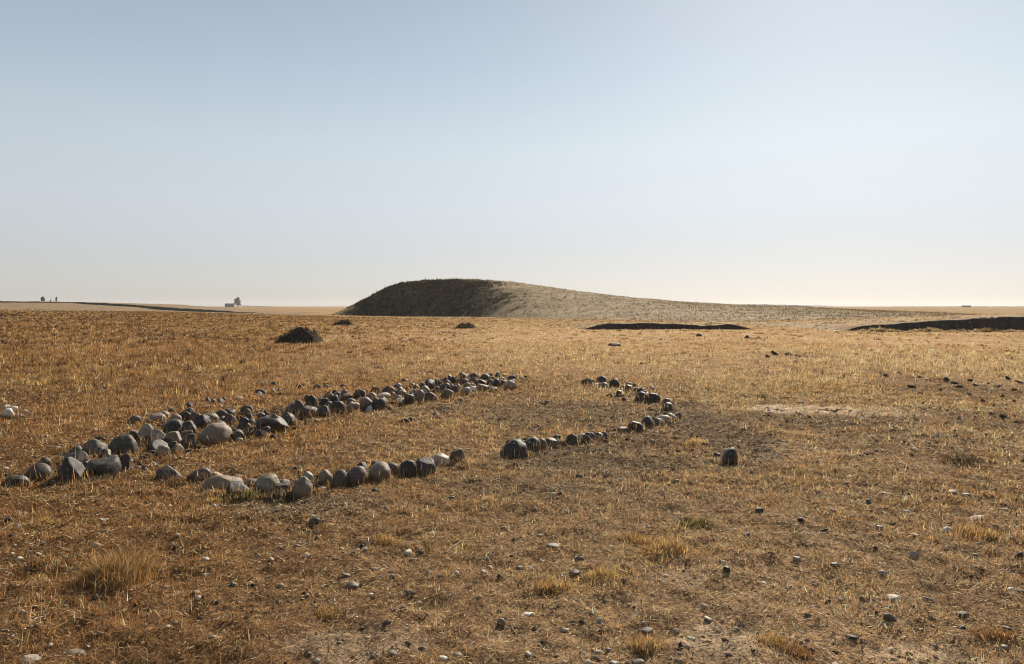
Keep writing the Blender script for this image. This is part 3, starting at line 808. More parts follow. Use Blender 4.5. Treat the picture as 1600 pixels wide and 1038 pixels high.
def blades_object(name, parts, mat, label, cat):
    V = np.concatenate([p[0] for p in parts]); C = np.concatenate([p[1] for p in parts])
    o = link_mesh(name, V, np.arange(len(V)), 3, mat, C)
    return tag(o, label, cat, None, 'stuff')

# ground or, where a bank stands, its top
from mathutils.bvhtree import BVHTree
def bank_trees():
    out = []
    for o in COL.objects:
        if o.name.startswith('earth_bank'):
            V = [v.co[:] for v in o.data.vertices]
            a = np.array(V)
            out.append((BVHTree.FromPolygons(V, [p.vertices[:] for p in o.data.polygons]), a.min(0), a.max(0)))
    return out
BANKS = bank_trees()
def surface_h(X, Y):
    Z = base_h(X, Y)
    for tr, mn, mx in BANKS:
        for i in np.where((X > mn[0]) & (X < mx[0]) & (Y > mn[1]) & (Y < mx[1]))[0]:
            hit = tr.ray_cast(Vector((X[i], Y[i], 30)), Vector((0, 0, -1)))
            if hit[0] is not None and hit[0].z > Z[i]: Z[i] = hit[0].z
    return Z

def around_stones():
    X, Y, A_ = [], [], []
    for (cx, cy, a, b) in FT:
        if cy > 17: continue
        n = int(40 + 620 * a) if a > .055 else int(60 * a)
        t = rng.uniform(np.pi * .95, np.pi * 2.05, n)
        k = 1.02 + np.abs(rng.normal(0, .18, n))
        X.append(cx + np.cos(t) * a * k); Y.append(cy + np.sin(t) * b * k); A_.append(np.full(n, min(.075, a * .7)))
    X = np.concatenate(X); Y = np.concatenate(Y); A_ = np.concatenate(A_)
    k = outside_stones(X, Y); X, Y, A_ = X[k], Y[k], A_[k]
    C = veg_colour(X, Y, .4)
    H = A_ * np.exp(rng.normal(0, .45, len(X))); w = np.maximum(.003, .0009 * np.hypot(X, Y)) * np.exp(rng.normal(0, .3, len(X)))
    return blade_tris(X, Y, ground(X, Y) - .004, H, w, np.abs(rng.normal(0, .5, len(X))), rng.uniform(0, 6.28, len(X)), np.clip(C, .01, .65))

# stubble in small clumps, near ground
def stubble(r0, r1, n_clump, per, hmean, wmin, spread):
    x, y = sample_sector(r0, r1, n_clump, 54 if r1 < 10 else 44)
    k = rng.random(n_clump) < cover(x, y)
    x, y = x[k], y[k]
    hs_ = np.exp(rng.normal(0, .35, len(x)))
    cc = veg_colour(x, y, .28)
    X = np.repeat(x, per) + rng.normal(0, spread, len(x) * per); Y = np.repeat(y, per) + rng.normal(0, spread, len(x) * per)
    C = np.repeat(cc, per, 0) * np.exp(rng.normal(0, .28, len(X)))[:, None]
    H = np.repeat(hs_, per) * hmean * np.exp(rng.normal(0, .4, len(X)))
    tall = 1 + .9 * patch_val(P_TALL, X, Y) + .25 * patch_val(P_GOLD, X, Y) + .25 * patch_val(P_RUST, X, Y)
    H = H * tall
    k = outside_stones(X, Y)
    X, Y, C, H = X[k], Y[k], C[k], H[k]
    w = np.maximum(wmin, .0011 * np.hypot(X, Y)) * np.exp(rng.normal(0, .3, len(X)))
    tilt = np.abs(rng.normal(.75, .55, len(X))); az = rng.uniform(0, 2 * np.pi, len(X))
    return blade_tris(X, Y, ground(X, Y) - .004, H, w, tilt, az, np.clip(C, .01, .65))

def litter(r0, r1, n, lmean, wmin):
    x, y = sample_sector(r0, r1, n, 54 if r1 < 10 else 44)
    k = (rng.random(n) < (.35 + .65 * fbm(x / .3, y / .3, 83, 3)) * (1 - .8 * patch_val(P_PALE, x, y))) & outside_stones(x, y)
    x, y = x[k], y[k]; n = len(x)
    C = veg_colour(x, y, .5, .27)
    L = lmean * np.exp(rng.normal(0, .5, n)); w = np.maximum(wmin, .0013 * np.hypot(x, y)) * np.exp(rng.normal(0, .3, n))
    tilt = np.radians(rng.normal(78, 14, n)); az = rng.uniform(0, 2 * np.pi, n)
    return blade_tris(x, y, ground(x, y) + rng.uniform(.0, .014, n), L, w, tilt, az, C)

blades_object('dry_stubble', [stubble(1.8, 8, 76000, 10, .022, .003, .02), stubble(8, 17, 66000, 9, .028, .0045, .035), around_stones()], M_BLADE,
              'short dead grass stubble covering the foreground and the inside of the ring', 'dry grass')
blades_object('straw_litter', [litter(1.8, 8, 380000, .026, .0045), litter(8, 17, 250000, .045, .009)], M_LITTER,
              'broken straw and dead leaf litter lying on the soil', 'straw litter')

# field grass further out: wider blades in clumps
def field(r0, r1, n_clump, per, hmean, wk, spread, lefth=1.0):
    x, y = sample_sector(r0, r1, n_clump)
    k = rng.random(n_clump) < cover(x / 2.2, y / 2.2) * .5 + .5 * cover(x, y)
    x, y = x[k], y[k]
    left = 1 - sstep(-.5, -.05, x / y)
    cc = veg_colour(x, y, .25, .14)
    hs_ = np.exp(rng.normal(0, .45, len(x))) * (1 + lefth * left)
    X = np.repeat(x, per) + rng.normal(0, spread, len(x) * per); Y = np.repeat(y, per) + rng.normal(0, spread, len(x) * per)
    C = np.repeat(cc, per, 0) * np.exp(rng.normal(0, .25, len(X)))[:, None]
    H = np.repeat(hs_, per) * hmean * np.exp(rng.normal(0, .4, len(X))) * (1 + .9 * patch_val(P_TALL, X, Y))
    H = np.minimum(H, .17)
    k = outside_stones(X, Y); X, Y, C, H = X[k], Y[k], C[k], H[k]
    w = wk * np.hypot(X, Y) * np.exp(rng.normal(0, .3, len(X)))
    tilt = np.abs(rng.normal(.85, .45, len(X))); az = rng.uniform(0, 2 * np.pi, len(X))
    return blade_tris(X, Y, surface_h(X, Y) - .01, H, w, tilt, az, np.clip(C, .01, .65))

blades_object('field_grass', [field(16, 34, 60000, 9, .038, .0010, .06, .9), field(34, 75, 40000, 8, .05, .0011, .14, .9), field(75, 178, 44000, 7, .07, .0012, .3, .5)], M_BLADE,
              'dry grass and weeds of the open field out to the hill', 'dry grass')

# sparse weeds on the hill
def hill_grass(n):
    x = rng.uniform(-38, 95, n); y = rng.uniform(62, 155, n)
    h = hill_h(x, y); k = h > .04
    x, y, h = x[k], y[k], h[k]; n = len(x)
    per = 6
    cl = np.array([.24, .18, .098]) * np.exp(rng.normal(0, .4, n))[:, None]
    cl = np.where((rng.random(n) < .26)[:, None], cl * .36, cl)
    X = np.repeat(x, per) + rng.normal(0, .18, n * per); Y = np.repeat(y, per) + rng.normal(0, .18, n * per)
    Z = base_h(X, Y) + hill_h(X, Y) - .24
    L = .15 * np.exp(rng.normal(0, .5, n * per)); w = .08 * np.exp(rng.normal(0, .3, n * per))
    return blade_tris(X, Y, Z, L, w, np.abs(rng.normal(0, .6, n * per)), rng.uniform(0, 6.28, n * per), np.repeat(cl, per, 0))
blades_object('hill_weeds', [hill_grass(26000)], M_LITTER, 'thin dry weeds speckling the hill slope', 'weeds')

# taller weeds standing here and there in the field
def field_weeds(n):
    x, y = sample_sector(9, 125, n)
    left = 1 - sstep(-.45, .05, x / y)
    k = rng.random(n) < np.clip((.12 + .9 * left) * (fbm(x / 3, y / 3, 101, 3) - .25) * 2.2, 0, 1) * sstep(8, 20, y)
    x, y, left = x[k], y[k], left[k]; n = len(x); per = 26
    t = rng.random(n)
    pal = np.where((t < .3)[:, None], np.array([.10, .065, .04]), np.where((t < .6)[:, None], C_BROWN, np.where((t < .85)[:, None], C_GOLD * .85, C_RUST))) * np.exp(rng.normal(0, .25, n))[:, None]
    rad = rng.uniform(.06, .22, n); hh = rng.uniform(.05, .15, n) * (.8 + .6 * left)
    q = rng.normal(0, .5, (n, per, 2)) * rad[:, None, None]
    X = (x[:, None] + q[..., 0]).ravel(); Y = (y[:, None] + q[..., 1] * .8).ravel()
    L = (hh[:, None] * rng.uniform(.35, 1.1, (n, per))).ravel(); N_ = n * per
    ok = outside_stones(X, Y)
    w = np.maximum(.004, .0012 * np.hypot(X, Y)) * np.exp(rng.normal(0, .3, N_))
    C = np.repeat(pal, per, 0) * np.exp(rng.normal(0, .3, N_))[:, None]
    tl = np.abs(rng.normal(.4, .5, N_)); az = rng.uniform(0, 6.28, N_)
    return blade_tris(X[ok], Y[ok], surface_h(X[ok], Y[ok]) - .01, L[ok], w[ok], tl[ok], az[ok], np.clip(C[ok], .01, .6))
blades_object('field_weeds', [field_weeds(70000)], M_BLADE, 'brown and yellow dead weeds standing in the left and far field', 'weeds')

# dark clumps added on the hill's steep end, putting its shade into colour
def hill_shade_clumps(n):
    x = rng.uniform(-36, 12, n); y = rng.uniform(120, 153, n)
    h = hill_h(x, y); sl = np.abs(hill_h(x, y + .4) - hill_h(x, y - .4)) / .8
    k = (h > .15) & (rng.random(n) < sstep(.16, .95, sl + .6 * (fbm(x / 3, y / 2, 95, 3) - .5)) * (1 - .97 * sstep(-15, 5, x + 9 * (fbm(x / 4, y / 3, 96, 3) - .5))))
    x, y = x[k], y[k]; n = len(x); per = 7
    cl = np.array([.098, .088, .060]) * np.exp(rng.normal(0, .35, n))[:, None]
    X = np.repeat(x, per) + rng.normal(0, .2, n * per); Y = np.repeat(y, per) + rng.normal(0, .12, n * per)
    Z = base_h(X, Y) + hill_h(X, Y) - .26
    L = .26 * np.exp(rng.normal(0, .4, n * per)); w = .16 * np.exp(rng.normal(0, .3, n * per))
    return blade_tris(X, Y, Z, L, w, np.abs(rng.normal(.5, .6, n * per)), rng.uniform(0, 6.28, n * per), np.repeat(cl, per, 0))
blades_object('hill_shade_clumps', [hill_shade_clumps(48000)], M_LITTER, 'dark clumps added to deepen the shade on the steep left end of the hill', 'scrub')

# fine gravel
def gravel(n, rmean, name, label):
    x, y = sample_sector(2.2, 15, n, 48)
    k = rng.random(n) < np.clip(.18 + patch_val(P_PALE, x, y) * (.9 - 1.3 * (y > 8.5)) + .5 * patch_val(P_GREY, x, y) + .8 * (fbm(x / .7, y / .7, 87, 3) - .5), 0.02, 1)
    x, y = x[k], y[k]; n = len(x)
    import itertools
    base = np.array([[1, 0, 0], [-1, 0, 0], [0, 1, 0], [0, -1, 0], [0, 0, 1], [0, 0, -1.]])
    tri = np.array([[0, 2, 4], [2, 1, 4], [1, 3, 4], [3, 0, 4], [2, 0, 5], [1, 2, 5], [3, 1, 5], [0, 3, 5]])
    r = rmean * np.minimum(np.exp(rng.normal(0, .4, n)), 1.7) * (1 + np.hypot(x, y) * .03)
    sc3 = np.stack([r * rng.uniform(.8, 1.5, n), r * rng.uniform(.7, 1.2, n), r * rng.uniform(.35, .8, n)], 1)
    a = rng.uniform(0, 6.28, n); ca, sa = np.cos(a), np.sin(a)
    V = base[None] * sc3[:, None] * rng.uniform(.75, 1.25, (n, 6, 1))
    V = np.stack([V[..., 0] * ca[:, None] - V[..., 1] * sa[:, None], V[..., 0] * sa[:, None] + V[..., 1] * ca[:, None], V[..., 2]], -1)
    V = V + np.stack([x, y, ground(x, y) + sc3[:, 2] * .4], 1)[:, None]
    Fc = (np.arange(n)[:, None, None] * 6 + tri[None]).reshape(-1, 3)
    t = rng.random(n)
    c = np.where((t < .35)[:, None], np.array([.10, .08, .065]), np.where((t < .75)[:, None], np.array([.28, .215, .15]), np.array([.46, .39, .30]))) * np.exp(rng.normal(0, .2, n))[:, None]
    o = link_mesh(name, V.reshape(-1, 3), Fc, 3, M_LITTER, np.repeat(np.clip(c, .02, .7), 6, 0))
    tag(o, label, 'gravel', None, 'stuff')
gravel(42000, .0065, 'gravel', 'fine gravel and soil crumbs strewn over the foreground')
gravel(32000, .0125, 'soil_crumbs', 'thumb-sized soil crumbs and chips between the dry grass')


# small rubble packed between the stones of the walls
def rubble(n):
    P = []
    for run_, wgt in (('left stone heap', 1.0), ('far stone heap', 1.0), ('near stone row', .7), ('right arc near limb', .6), ('right arc far limb', .6)):
        for s_ in RUNS[run_]:
            P.append((*at(s_[0], s_[1]), s_[2] * at(s_[0], s_[1])[1] / F, wgt))
    P = np.array(P); k = rng.integers(0, len(P), n); k = k[rng.random(n) < P[k, 3]]
    n = len(k); sd_ = .5 * P[k, 2] + .05
    x = P[k, 0] + rng.normal(0, 1, n) * sd_ * 1.1; y = P[k, 1] + np.abs(P[k, 2]) * .3 + np.abs(rng.normal(0, 1, n)) * sd_
    v0, f0 = ico(1)
    r = .024 * np.exp(rng.normal(0, .45, n)) * (1 + .03 * y)
    r = np.minimum(r, .042)
    S = np.stack([r * rng.uniform(.8, 1.5, n), r * rng.uniform(.7, 1.2, n), r * rng.uniform(.45, .9, n)], 1)
    V = v0[None] * rng.uniform(.72, 1.2, (n, len(v0), 1)) * S[:, None]
    a = rng.uniform(0, 6.28, n); ca, sa = np.cos(a)[:, None], np.sin(a)[:, None]
    V = np.stack([V[..., 0] * ca - V[..., 1] * sa, V[..., 0] * sa + V[..., 1] * ca, V[..., 2]], -1)
    V = V + np.stack([x, y, ground(x, y) + S[:, 2] * .35], 1)[:, None]
    t = rng.random(n)
    c = np.where((t < .45)[:, None], np.array([.06, .048, .038]), np.where((t < .85)[:, None], np.array([.13, .095, .065]), np.array([.30, .245, .18]))) * np.exp(rng.normal(0, .2, n))[:, None]
    o = link_mesh('small_rubble', V.reshape(-1, 3), (np.arange(n)[:, None, None] * len(v0) + f0[None]).reshape(-1, 3), 3, M_LITTER, np.repeat(c, len(v0), 0))
    tag(o, 'small broken rubble packed between the stones of the ring', 'rubble', None, 'stuff')
rubble(3600)

# ------------------------------------------------------------------ individual tufts and bushes
M_TUFT = blade_material('tuft_blade', .5)
TC = {'orange': (.47, .30, .13), 'gold': (.49, .34, .15), 'straw': (.45, .31, .145), 'shrub': (.34, .215, .09), 'olive': (.15, .135, .055), 'greydark': (.12, .10, .07), 'rust': (.32, .18, .08), 'pale': (.48, .36, .21), 'brown': (.20, .12, .06)}
def tuft(name, px, py, w, h, colr, nb, label, cat, group=None, wild=.55, bl=None):
    x0, y0 = at(px, py); s = y0 / F
    _, y1 = at(px, py - h * .55)
    a = w * s / 2; b = max(.4 * a * (.5 if h > w * .6 else 1), min((y1 - y0) / 2, a * 1.1))
    Hb = h * s * .68
    root = (x0, y0 + b * .9)
    gz = float(ground(*root))
    per = 9
    m = max(6, int(nb * 3.2 / per))
    q = rng.normal(0, .45, (m * 3, 2))
    rr = np.hypot(q[:, 0], q[:, 1]); ang = np.arctan2(q[:, 1], q[:, 0])
    lim = .55 + .75 * vnoise(np.cos(ang) * 1.6 + px * .37, np.sin(ang) * 1.6 + py * .21, 5)
    q = q[rr < lim][:m]; rr = np.hypot(q[:, 0], q[:, 1]); m = len(q)
    hs_ = (1 - .5 * np.clip(rr, 0, 1) ** 1.5) * rng.uniform(.45, 1.1, m) * (.7 + .6 * vnoise(q[:, 0] * 3 + px, q[:, 1] * 3 + py, 9))
    cj = np.exp(rng.normal(0, .22, m))
    X = np.repeat(q[:, 0] * a, per) + rng.normal(0, .018 + .03 * a, m * per); Y = np.repeat(q[:, 1] * b, per) + rng.normal(0, .018 + .03 * a, m * per)
    n = len(X)
    L = Hb * np.repeat(hs_, per) * rng.uniform(.4, 1.25, n)
    wd = max(.0022, .0008 * y0) * np.exp(rng.normal(0, .3, n))
    az = rng.uniform(0, 2 * np.pi, n)
    tilt = np.abs(rng.normal(.45, .5 * wild + .15, n))
    c = np.array(TC[colr]) * (np.repeat(cj, per) * np.exp(rng.normal(0, .3, n)))[:, None]
    u = rng.random(n)
    c = np.where((u < .18)[:, None], np.array(TC['pale']) * .95, np.where((u > .86)[:, None], c * .35, c))
    Z = ground(root[0] + X, root[1] + Y) - gz - .006
    V, Fc, C = blade_curved(X, Y, Z, L, wd, tilt, az, np.abs(rng.normal(.6, .5, n)), np.clip(c, .01, .65))
    o = link_mesh(name, V, Fc, 3, M_TUFT, C)
    o.location = (*root, gz)
    return tag(o, label, cat, group)

TUFTS = [
 (158,926,116,84,'shrub',2300,'large brown and straw-coloured dry shrub casting a dark shadow at lower left'),
 (865,926,88,27,'orange',700,'orange-yellow tuft, left one of two neighbours in the central foreground'),
 (945,914,72,33,'gold',620,'golden tuft with dark shadow, right one of two central neighbours'),
 (1003,856,66,27,'orange',480,'orange tuft, left half of the pair below the olive tuft'),
 (1050,876,78,36,'orange',650,'orange tuft, right half of the pair below the olive tuft'),
 (1090,829,66,23,'olive',520,'dull olive green tuft in the right foreground'),
 (602,856,46,26,'orange',300,'small orange tuft below the right half of the near stone row'),
 (508,966,32,27,'orange',220,'narrow reddish tuft in the lower left-centre foreground'),
 (1092,699,42,22,'gold',300,'yellowish round tuft left of the lone black wedge stone'),
 (1010,1022,46,42,'orange',420,'upright orange tuft close to the bottom edge centre right'),
 (1545,850,76,36,'orange',520,'wide tan tuft near the right edge'),
 (1212,1018,44,34,'orange',380,'orange tuft beside another at the bottom right of centre, left one'),
 (1258,1034,40,34,'rust',320,'rusty tuft cut by the bottom edge, right one of two'),
 (1562,1003,64,32,'rust',480,'reddish tuft in the bottom right corner'),
 (52,915,36,30,'straw',240,'thin upright straw tuft left of the large dry shrub'),
 (200,716,44,26,'orange',420,'orange weed growing in front of the arched stone in the left heap'),
 (150,690,24,18,'greydark',120,'small grey weed behind the left end of the left heap'),
 (546,642,24,14,'orange',160,'orange weed growing between stones in the left of the far heap'),
 (724,613,16,11,'orange',100,'orange weed growing between stones at the right of the far heap'),
 (906,613,52,11,'pale',300,'pale grass clump in front of the left end of the right arc far limb'),
 (950,617,46,9,'pale',220,'pale grass clump in front of the middle of the right arc far limb'),
 (909,650,18,14,'rust',60,'tiny dead reddish plant inside the stone ring'),
 (1196,622,22,13,'olive',120,'small dark green plant above the left end of the pale dirt'),
 (372,786,80,26,'olive',700,'dark weeds growing before the slab stone of the near row'),
 (432,786,64,26,'greydark',600,'dark weeds growing before the bright dome stone of the near row'),
 (268,760,60,22,'brown',420,'brown weeds round the lumpy stone at the near row\'s left end'),
 (150,757,90,22,'greydark',520,'grey weeds at the foot of the big dark stones of the left heap'),
 (300,786,36,16,'greydark',160,'low dark weed below the left end of the near stone row'),
 (327,790,26,22,'gold',160,'yellow weed below the slab stone of the near row'),
 (995,671,40,10,'rust',140,'reddish low grass in front of the lumpy stones of the right arc'),
 (202,587,46,14,'rust',200,'rusty bush in the left field above the heap'),(338,578,52,14,'gold',240,'golden bush in the left field'),
 (20,602,46,20,'gold',220,'yellow bush at the left edge of the field'),(604,548,22,13,'brown',260,'small brown bush in the middle field below the mound'),
 (680,571,60,9,'rust',460,'low rust patch of grass behind the far heap'),(1070,533,44,5,'rust',140,'low rusty grass patch below the low dark bank'),
 (90,602,38,14,'brown',320,'dark brown bush beside the yellow bush at left'),(115,552,26,11,'gold',260,'yellow-brown bush further out in the left field'),
]
for t in TUFTS:
    tuft('grass_tuft', *t[:6], t[6], 'grass tuft', 'tufts and weeds standing out from the grass', wild=.8)
def tube(name, pts, r0, r1, mat, parent=None):
    pts = [Vector(p) for p in pts]; V = []; k = 6
    for i, p in enumerate(pts):
        d = (pts[min(i + 1, len(pts) - 1)] - pts[max(i - 1, 0)]).normalized()
        u = d.orthogonal().normalized(); v = d.cross(u)
        r = r0 + (r1 - r0) * i / (len(pts) - 1)
        for j in range(k):
            a = j / k * 2 * math.pi
            V.append(p + u * math.cos(a) * r + v * math.sin(a) * r)
    Fq = [[i * k + j, i * k + (j + 1) % k, (i + 1) * k + (j + 1) % k, (i + 1) * k + j] for i in range(len(pts) - 1) for j in range(k)]
    return link_mesh(name, np.array([v[:] for v in V]), np.array(Fq), 4, mat, None, True, parent)

# grey bush with its long bare stem
gb = tuft('dry_bush', 1520, 727, 58, 24, 'greydark', 420, 'dark grey dry bush with long bare twigs near the right edge', 'dry bush', None, wild=1.1)
bx, by = at(1520, 727)
for (qx, qy, up) in ((1588, 738, .02), (1545, 708, .16), (1496, 700, .14), (1560, 716, .1)):
    ex, ey = at(qx, 738)
    dx = (qx - 1520) * by / F
    tube('twig', [(0, 0, .02), (dx * .5, .05, up * .7 + .05), (dx, .02, up)], .007, .003, M_TWIG, gb)
# thin dead stalk standing in the big straw tuft
tx_, ty_ = at(182, 895)
o = tube('dead_stalk', [(0, 0, -.02), (.006, .0, .07), (.012, 0, .15)], .005, .003, M_TWIG); o.location = (tx_, ty_, float(ground(tx_, ty_)))
tag(o, 'thin dark stalk sticking up from the large dry shrub', 'stalk')
def lying_stick(p0, p1, label, r=.006):
    a = at(*p0); b = at(*p1)
    za = float(ground(*a)); zb = float(ground(*b))
    m_ = ((a[0] + b[0]) / 2 - a[0], (a[1] + b[1]) / 2 - a[1] + .03, (zb - za) / 2 + .035)
    o = tube('dry_stick', [(0, 0, .012), m_, (b[0] - a[0], b[1] - a[1], zb - za + .02)], r, r * .6, M_TWIG)
    o.location = (*a, za); tag(o, label, 'stick')
lying_stick((697, 869), (739, 845), 'straight pale stick lying in the central foreground')
lying_stick((0, 831), (32, 821), 'pale stick touching the left edge')
lying_stick((903, 796), (912, 784), 'short pale stick below the right arc')
lying_stick((765, 872), (782, 858), 'short bent pale stick right of the long straight one', .004)
lying_stick((1372, 985), (1395, 983), 'short pale stick at lower right')

# pale bushes along the foot of the right bank
pale_bushes = [(1352, 7), (1368, 10), (1380, 12), (1396, 8), (1408, 6), (1432, 7), (1445, 9), (1458, 11), (1468, 8), (1492, 6), (1508, 7), (1520, 5), (1533, 8), (1546, 11), (1556, 10), (1572, 6), (1586, 7), (1599, 6)]
for k, (px, h) in enumerate(pale_bushes):
    tuft('dry_bush', px, 518.8 + random.uniform(-.5, .8), 18, h * 1.15, 'rust' if k in (13, 14) else 'pale', 240,
         'rusty dry bush at the foot of the tall dark bank' if k in (13, 14) else 'pale dry bush at the foot of the tall dark bank', 'dry bush',
         'rusty bushes before the tall dark bank' if k in (13, 14) else 'pale bushes before the tall dark bank', wild=1.0)

# dark clods on the rough grey ground at far right and around the pale dirt
CL = [(1232,557),(1215,556),(1250,558),(1262,560),(1200,560),(1440,590),(1452,596),(1466,603),(1492,600),(1500,607),(1516,596),(1530,604),(1546,600),(1560,606),(1575,594),(1588,612),(1595,600),
      (1470,612),(1425,608),(1440,618),(1520,618),(1570,622),(1590,630),(1585,640),(1540,632),(1550,648),(1572,655),(1590,662),(1205,638),(1216,640),(1226,641),(1282,640),(1292,641),(1304,642),(1314,640),(1328,642),(1280,645),(1250,646),(1345,656),(1362,662),(1410,584),(1390,588),(1200,626)]
for k, (px, py) in enumerate(CL):
    seed += 1
    flat_ = px < 1380 and py > 620
    o = make_stone('earth_clod', px + random.uniform(-3, 3), py, random.uniform(7, 15), random.uniform(1.6, 2.4) if flat_ else random.uniform(2.5, 4.5), 'brown' if k % 3 else 'dark', 'rough', seed, 2, sink=.2)
    grp = ('clods in the pale dirt', 'dark clod lying in or beside the pale dirt patch') if px < 1380 and py > 620 else \
          ('clods in the thin dark strip', 'dark clod in the thin dark strip in the right field') if px < 1300 else ('clods on the rough ground at right', 'dark clod on the rough grey ground near the right edge')
    o.data.materials[0] = M_BANKSOIL
    tag(o, grp[1], 'earth clod', grp[0])

# ------------------------------------------------------------------ horizon trees and farm building
M_LEAF = blade_material('tree_leaf', .25, (1, 1.1, .8))
def tree(px, ybase, ytop, w, Yd, shape, label, group=None):
    s = Yd / F
    x = (px - 800) * s; zb = float(base_h(x, Yd)); zb_vis = EYE - (ybase - 478) * s; zt = EYE - (ytop - 478) * s
    H = zt - zb; W = w * s
    root = empty('tree', (x, Yd, zb)); tag(root, label, 'tree', group)
    limbs = tube('trunk', [(0, 0, -.3), (.02 * W, 0, H * .3), (-.02 * W, 0, H * .8)], W * .06, W * .02, M_BARK, root)
    c0 = (zb_vis - zb) + (zt - zb_vis) * .1
    V, C = [], []
    n = 900
    blobs = {'lobed': [(0, .55, .30), (-.22, .40, .26), (.2, .45, .28), (.05, .82, .2), (-.05, .2, .3), (.25, .2, .22), (-.25, .66, .2)],
             'column': [(0, .2, .35), (.03, .45, .4), (.05, .7, .38), (.1, .88, .25)], 'bush': [(0, .3, .4), (.1, .6, .3), (-.2, .35, .3)]}[shape]
    hh = H - c0
    for (bx_, bz_, br) in blobs:
        m_ = n // len(blobs)
        d = rng.normal(size=(m_, 3)); d /= np.linalg.norm(d, axis=1)[:, None]
        rad = br * rng.uniform(.55, 1.08, m_) ** .6
        P = np.stack([bx_ * W + d[:, 0] * rad * W, d[:, 1] * rad * W, c0 + bz_ * hh + d[:, 2] * rad * hh * .8], 1)
        sz = .06 * W
        T = rng.normal(0, 1, (m_, 3, 3)) * sz + P[:, None]
        V.append(T.reshape(-1, 3)); cc = np.array([.075, .085, .05]) * np.exp(rng.normal(0, .4, m_))[:, None]; C.append(np.repeat(cc, 3, 0))
    V = np.concatenate(V); C = np.concatenate(C)
    link_mesh('crown', V, np.arange(len(V)), 3, M_LEAF, C, False, root)
tree(67.5, 471.4, 463.6, 6.5, 420, 'lobed', 'bushy dark tree, left one on the left skyline')
tree(88.5, 471.8, 464.8, 3.6, 420, 'column', 'narrow dark tree, right one on the left skyline')
tree(80, 471.6, 468, 2.6, 420, 'bush', 'tiny shrub between the two trees on the left skyline')
tree(371.5, 479.5, 464.5, 10.5, 1100, 'lobed', 'hazy grey tree beside the farm building on the far horizon')

def farm_building(px0, px1, ytop, ybase, Yd, label):
    s = Yd / F
    x0 = (px0 - 800) * s; x1 = (px1 - 800) * s; z0 = float(base_h((x0 + x1) / 2, Yd)); z1 = EYE - (ytop - 478) * s
    root = empty('farm_building', ((x0 + x1) / 2, Yd, z0)); tag(root, label, 'building')
    w = (x1 - x0) / 2; h = z1 - z0; d = w * .6
    def box(name, ax, ay, az, bx_, by_, bz_, mat, parent):
        V = np.array([(x, y, z) for z in (az, bz_) for y in (ay, by_) for x in (ax, bx_)])
        Fq = np.array([[0, 2, 3, 1], [4, 5, 7, 6], [0, 1, 5, 4], [2, 6, 7, 3], [0, 4, 6, 2], [1, 3, 7, 5]])
        return link_mesh(name, V, Fq, 4, mat, None, False, parent)
    box('wall', -w, -d, -.5, w, d, h * .82, M_PLASTER, root)
    V = np.array([(-w * 1.05, -d * 1.1, h * .82), (w * 1.05, -d * 1.1, h * .82), (w * 1.05, d * 1.1, h * .82), (-w * 1.05, d * 1.1, h * .82), (-w * 1.05, 0, h), (w * 1.05, 0, h)])
    me = bpy.data.meshes.new('roof'); me.from_pydata([tuple(v) for v in V], [], [(0, 1, 5, 4), (2, 3, 4, 5), (0, 4, 3), (1, 2, 5), (0, 3, 2, 1)])
    me.materials.append(M_ROOF); r = bpy.data.objects.new('roof', me); COL.objects.link(r); r.parent = root
    for k in (-.55, .1, .6):
        box('window', w * k - w * .07, -d - .06, h * .35, w * k + w * .07, -d - .02, h * .6, M_ROOF, root)
farm_building(353, 366, 474, 479.5, 1100, 'low pale farm building on the far horizon left of the hazy tree')
farm_building(1504, 1515, 477.2, 480, 1000, 'low flat building on the right horizon above the tall dark bank')

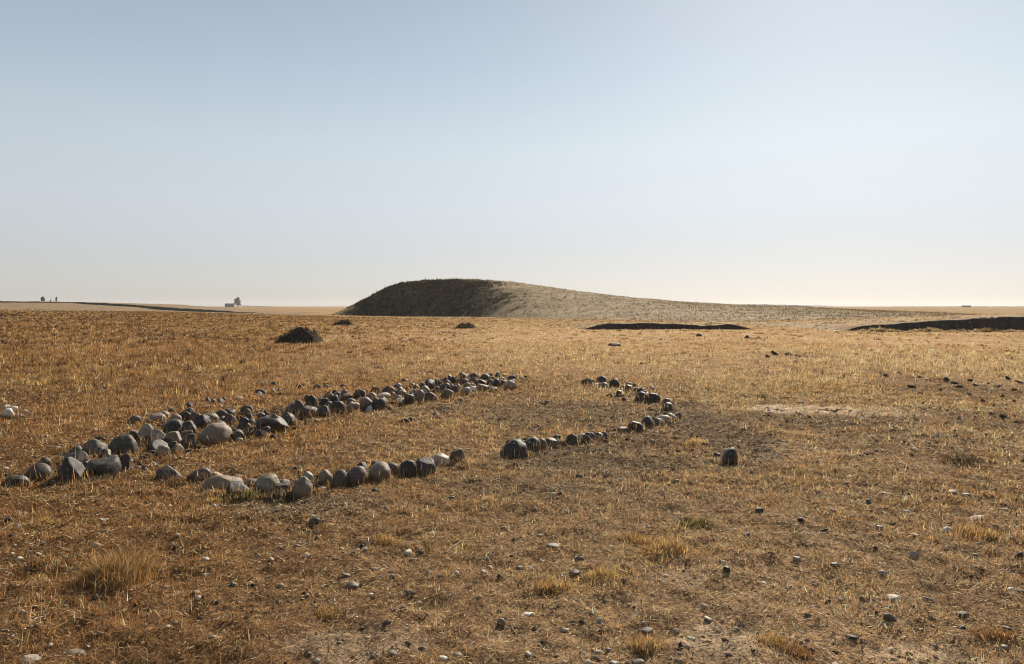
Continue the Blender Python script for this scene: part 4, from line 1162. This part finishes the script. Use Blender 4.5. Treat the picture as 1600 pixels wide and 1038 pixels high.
# far scrub lines
def scrub(name, pxs, ys, Yd, hpx, n, label, col, dens_seed):
    px = rng.uniform(pxs[0], pxs[1], n)
    s = Yd / F
    m = fbm(px / 6, px * 0, dens_seed, 3)
    x = (px - 800) * s; yb = np.interp(px, pxs, ys)
    zt = EYE - (yb - hpx * (.3 + 1.4 * m) - 478) * s
    zb = EYE - (yb - 478) * s - .2 * s
    z = zb + (zt - zb) * rng.random(n)
    y = Yd + rng.uniform(-8, 8, n)
    P = np.stack([x, y, z], 1)
    T = P[:, None] + rng.normal(0, .35 * hpx * s, (n, 3, 3)) * np.array([1.4, 1, .6])
    c = np.array(col) * np.exp(rng.normal(0, .35, n))[:, None]
    o = link_mesh(name, T.reshape(-1, 3), np.arange(n * 3), 3, M_LEAF, np.repeat(c, 3, 0))
    tag(o, label, 'scrub', None, 'stuff')
scrub('distant_scrub', (378, 428), (479.2, 480.2), 1000, 1.2, 500, 'distant scrub right of the hazy tree', (.08, .085, .05), 5)
scrub('distant_scrub', (253, 300), (478.6, 478.8), 900, 1.0, 260, 'distant scrub at left of the far horizon', (.08, .085, .05), 15)
scrub('distant_scrub', (1395, 1640), (480.2, 480), 1200, 1.1, 2200, 'thin distant tree line on the right horizon', (.075, .085, .055), 25)
scrub('distant_scrub', (1168, 1280), (476.8, 479.6), 160, 1.5, 900, 'dark scrub along the skyline at the end of the hill tail', (.06, .052, .035), 35)

# ------------------------------------------------------------------ air
def haze_box():
    hx = 2800; z0, z1 = -2.6, 16
    V = np.array([(x, y, z) for z in (z0, z1) for y in (-hx, hx) for x in (-hx, hx)], float)
    Fq = np.array([[0, 2, 3, 1], [4, 5, 7, 6], [0, 1, 5, 4], [2, 6, 7, 3], [0, 4, 6, 2], [1, 3, 7, 5]])
    m = bpy.data.materials.new('haze'); m.use_nodes = True
    N, L = m.node_tree.nodes, m.node_tree.links
    N.remove(N['Principled BSDF'])
    v = N.new('ShaderNodeVolumePrincipled')
    v.inputs['Color'].default_value = (.90, .90, .92, 1)
    v.inputs['Density'].default_value = .00010
    v.inputs['Anisotropy'].default_value = .3
    L.new(v.outputs[0], N['Material Output'].inputs['Volume'])
    o = link_mesh('haze', V, Fq, 4, m)
    tag(o, 'pale haze hanging over the plain', 'haze', None, 'stuff')
haze_box()
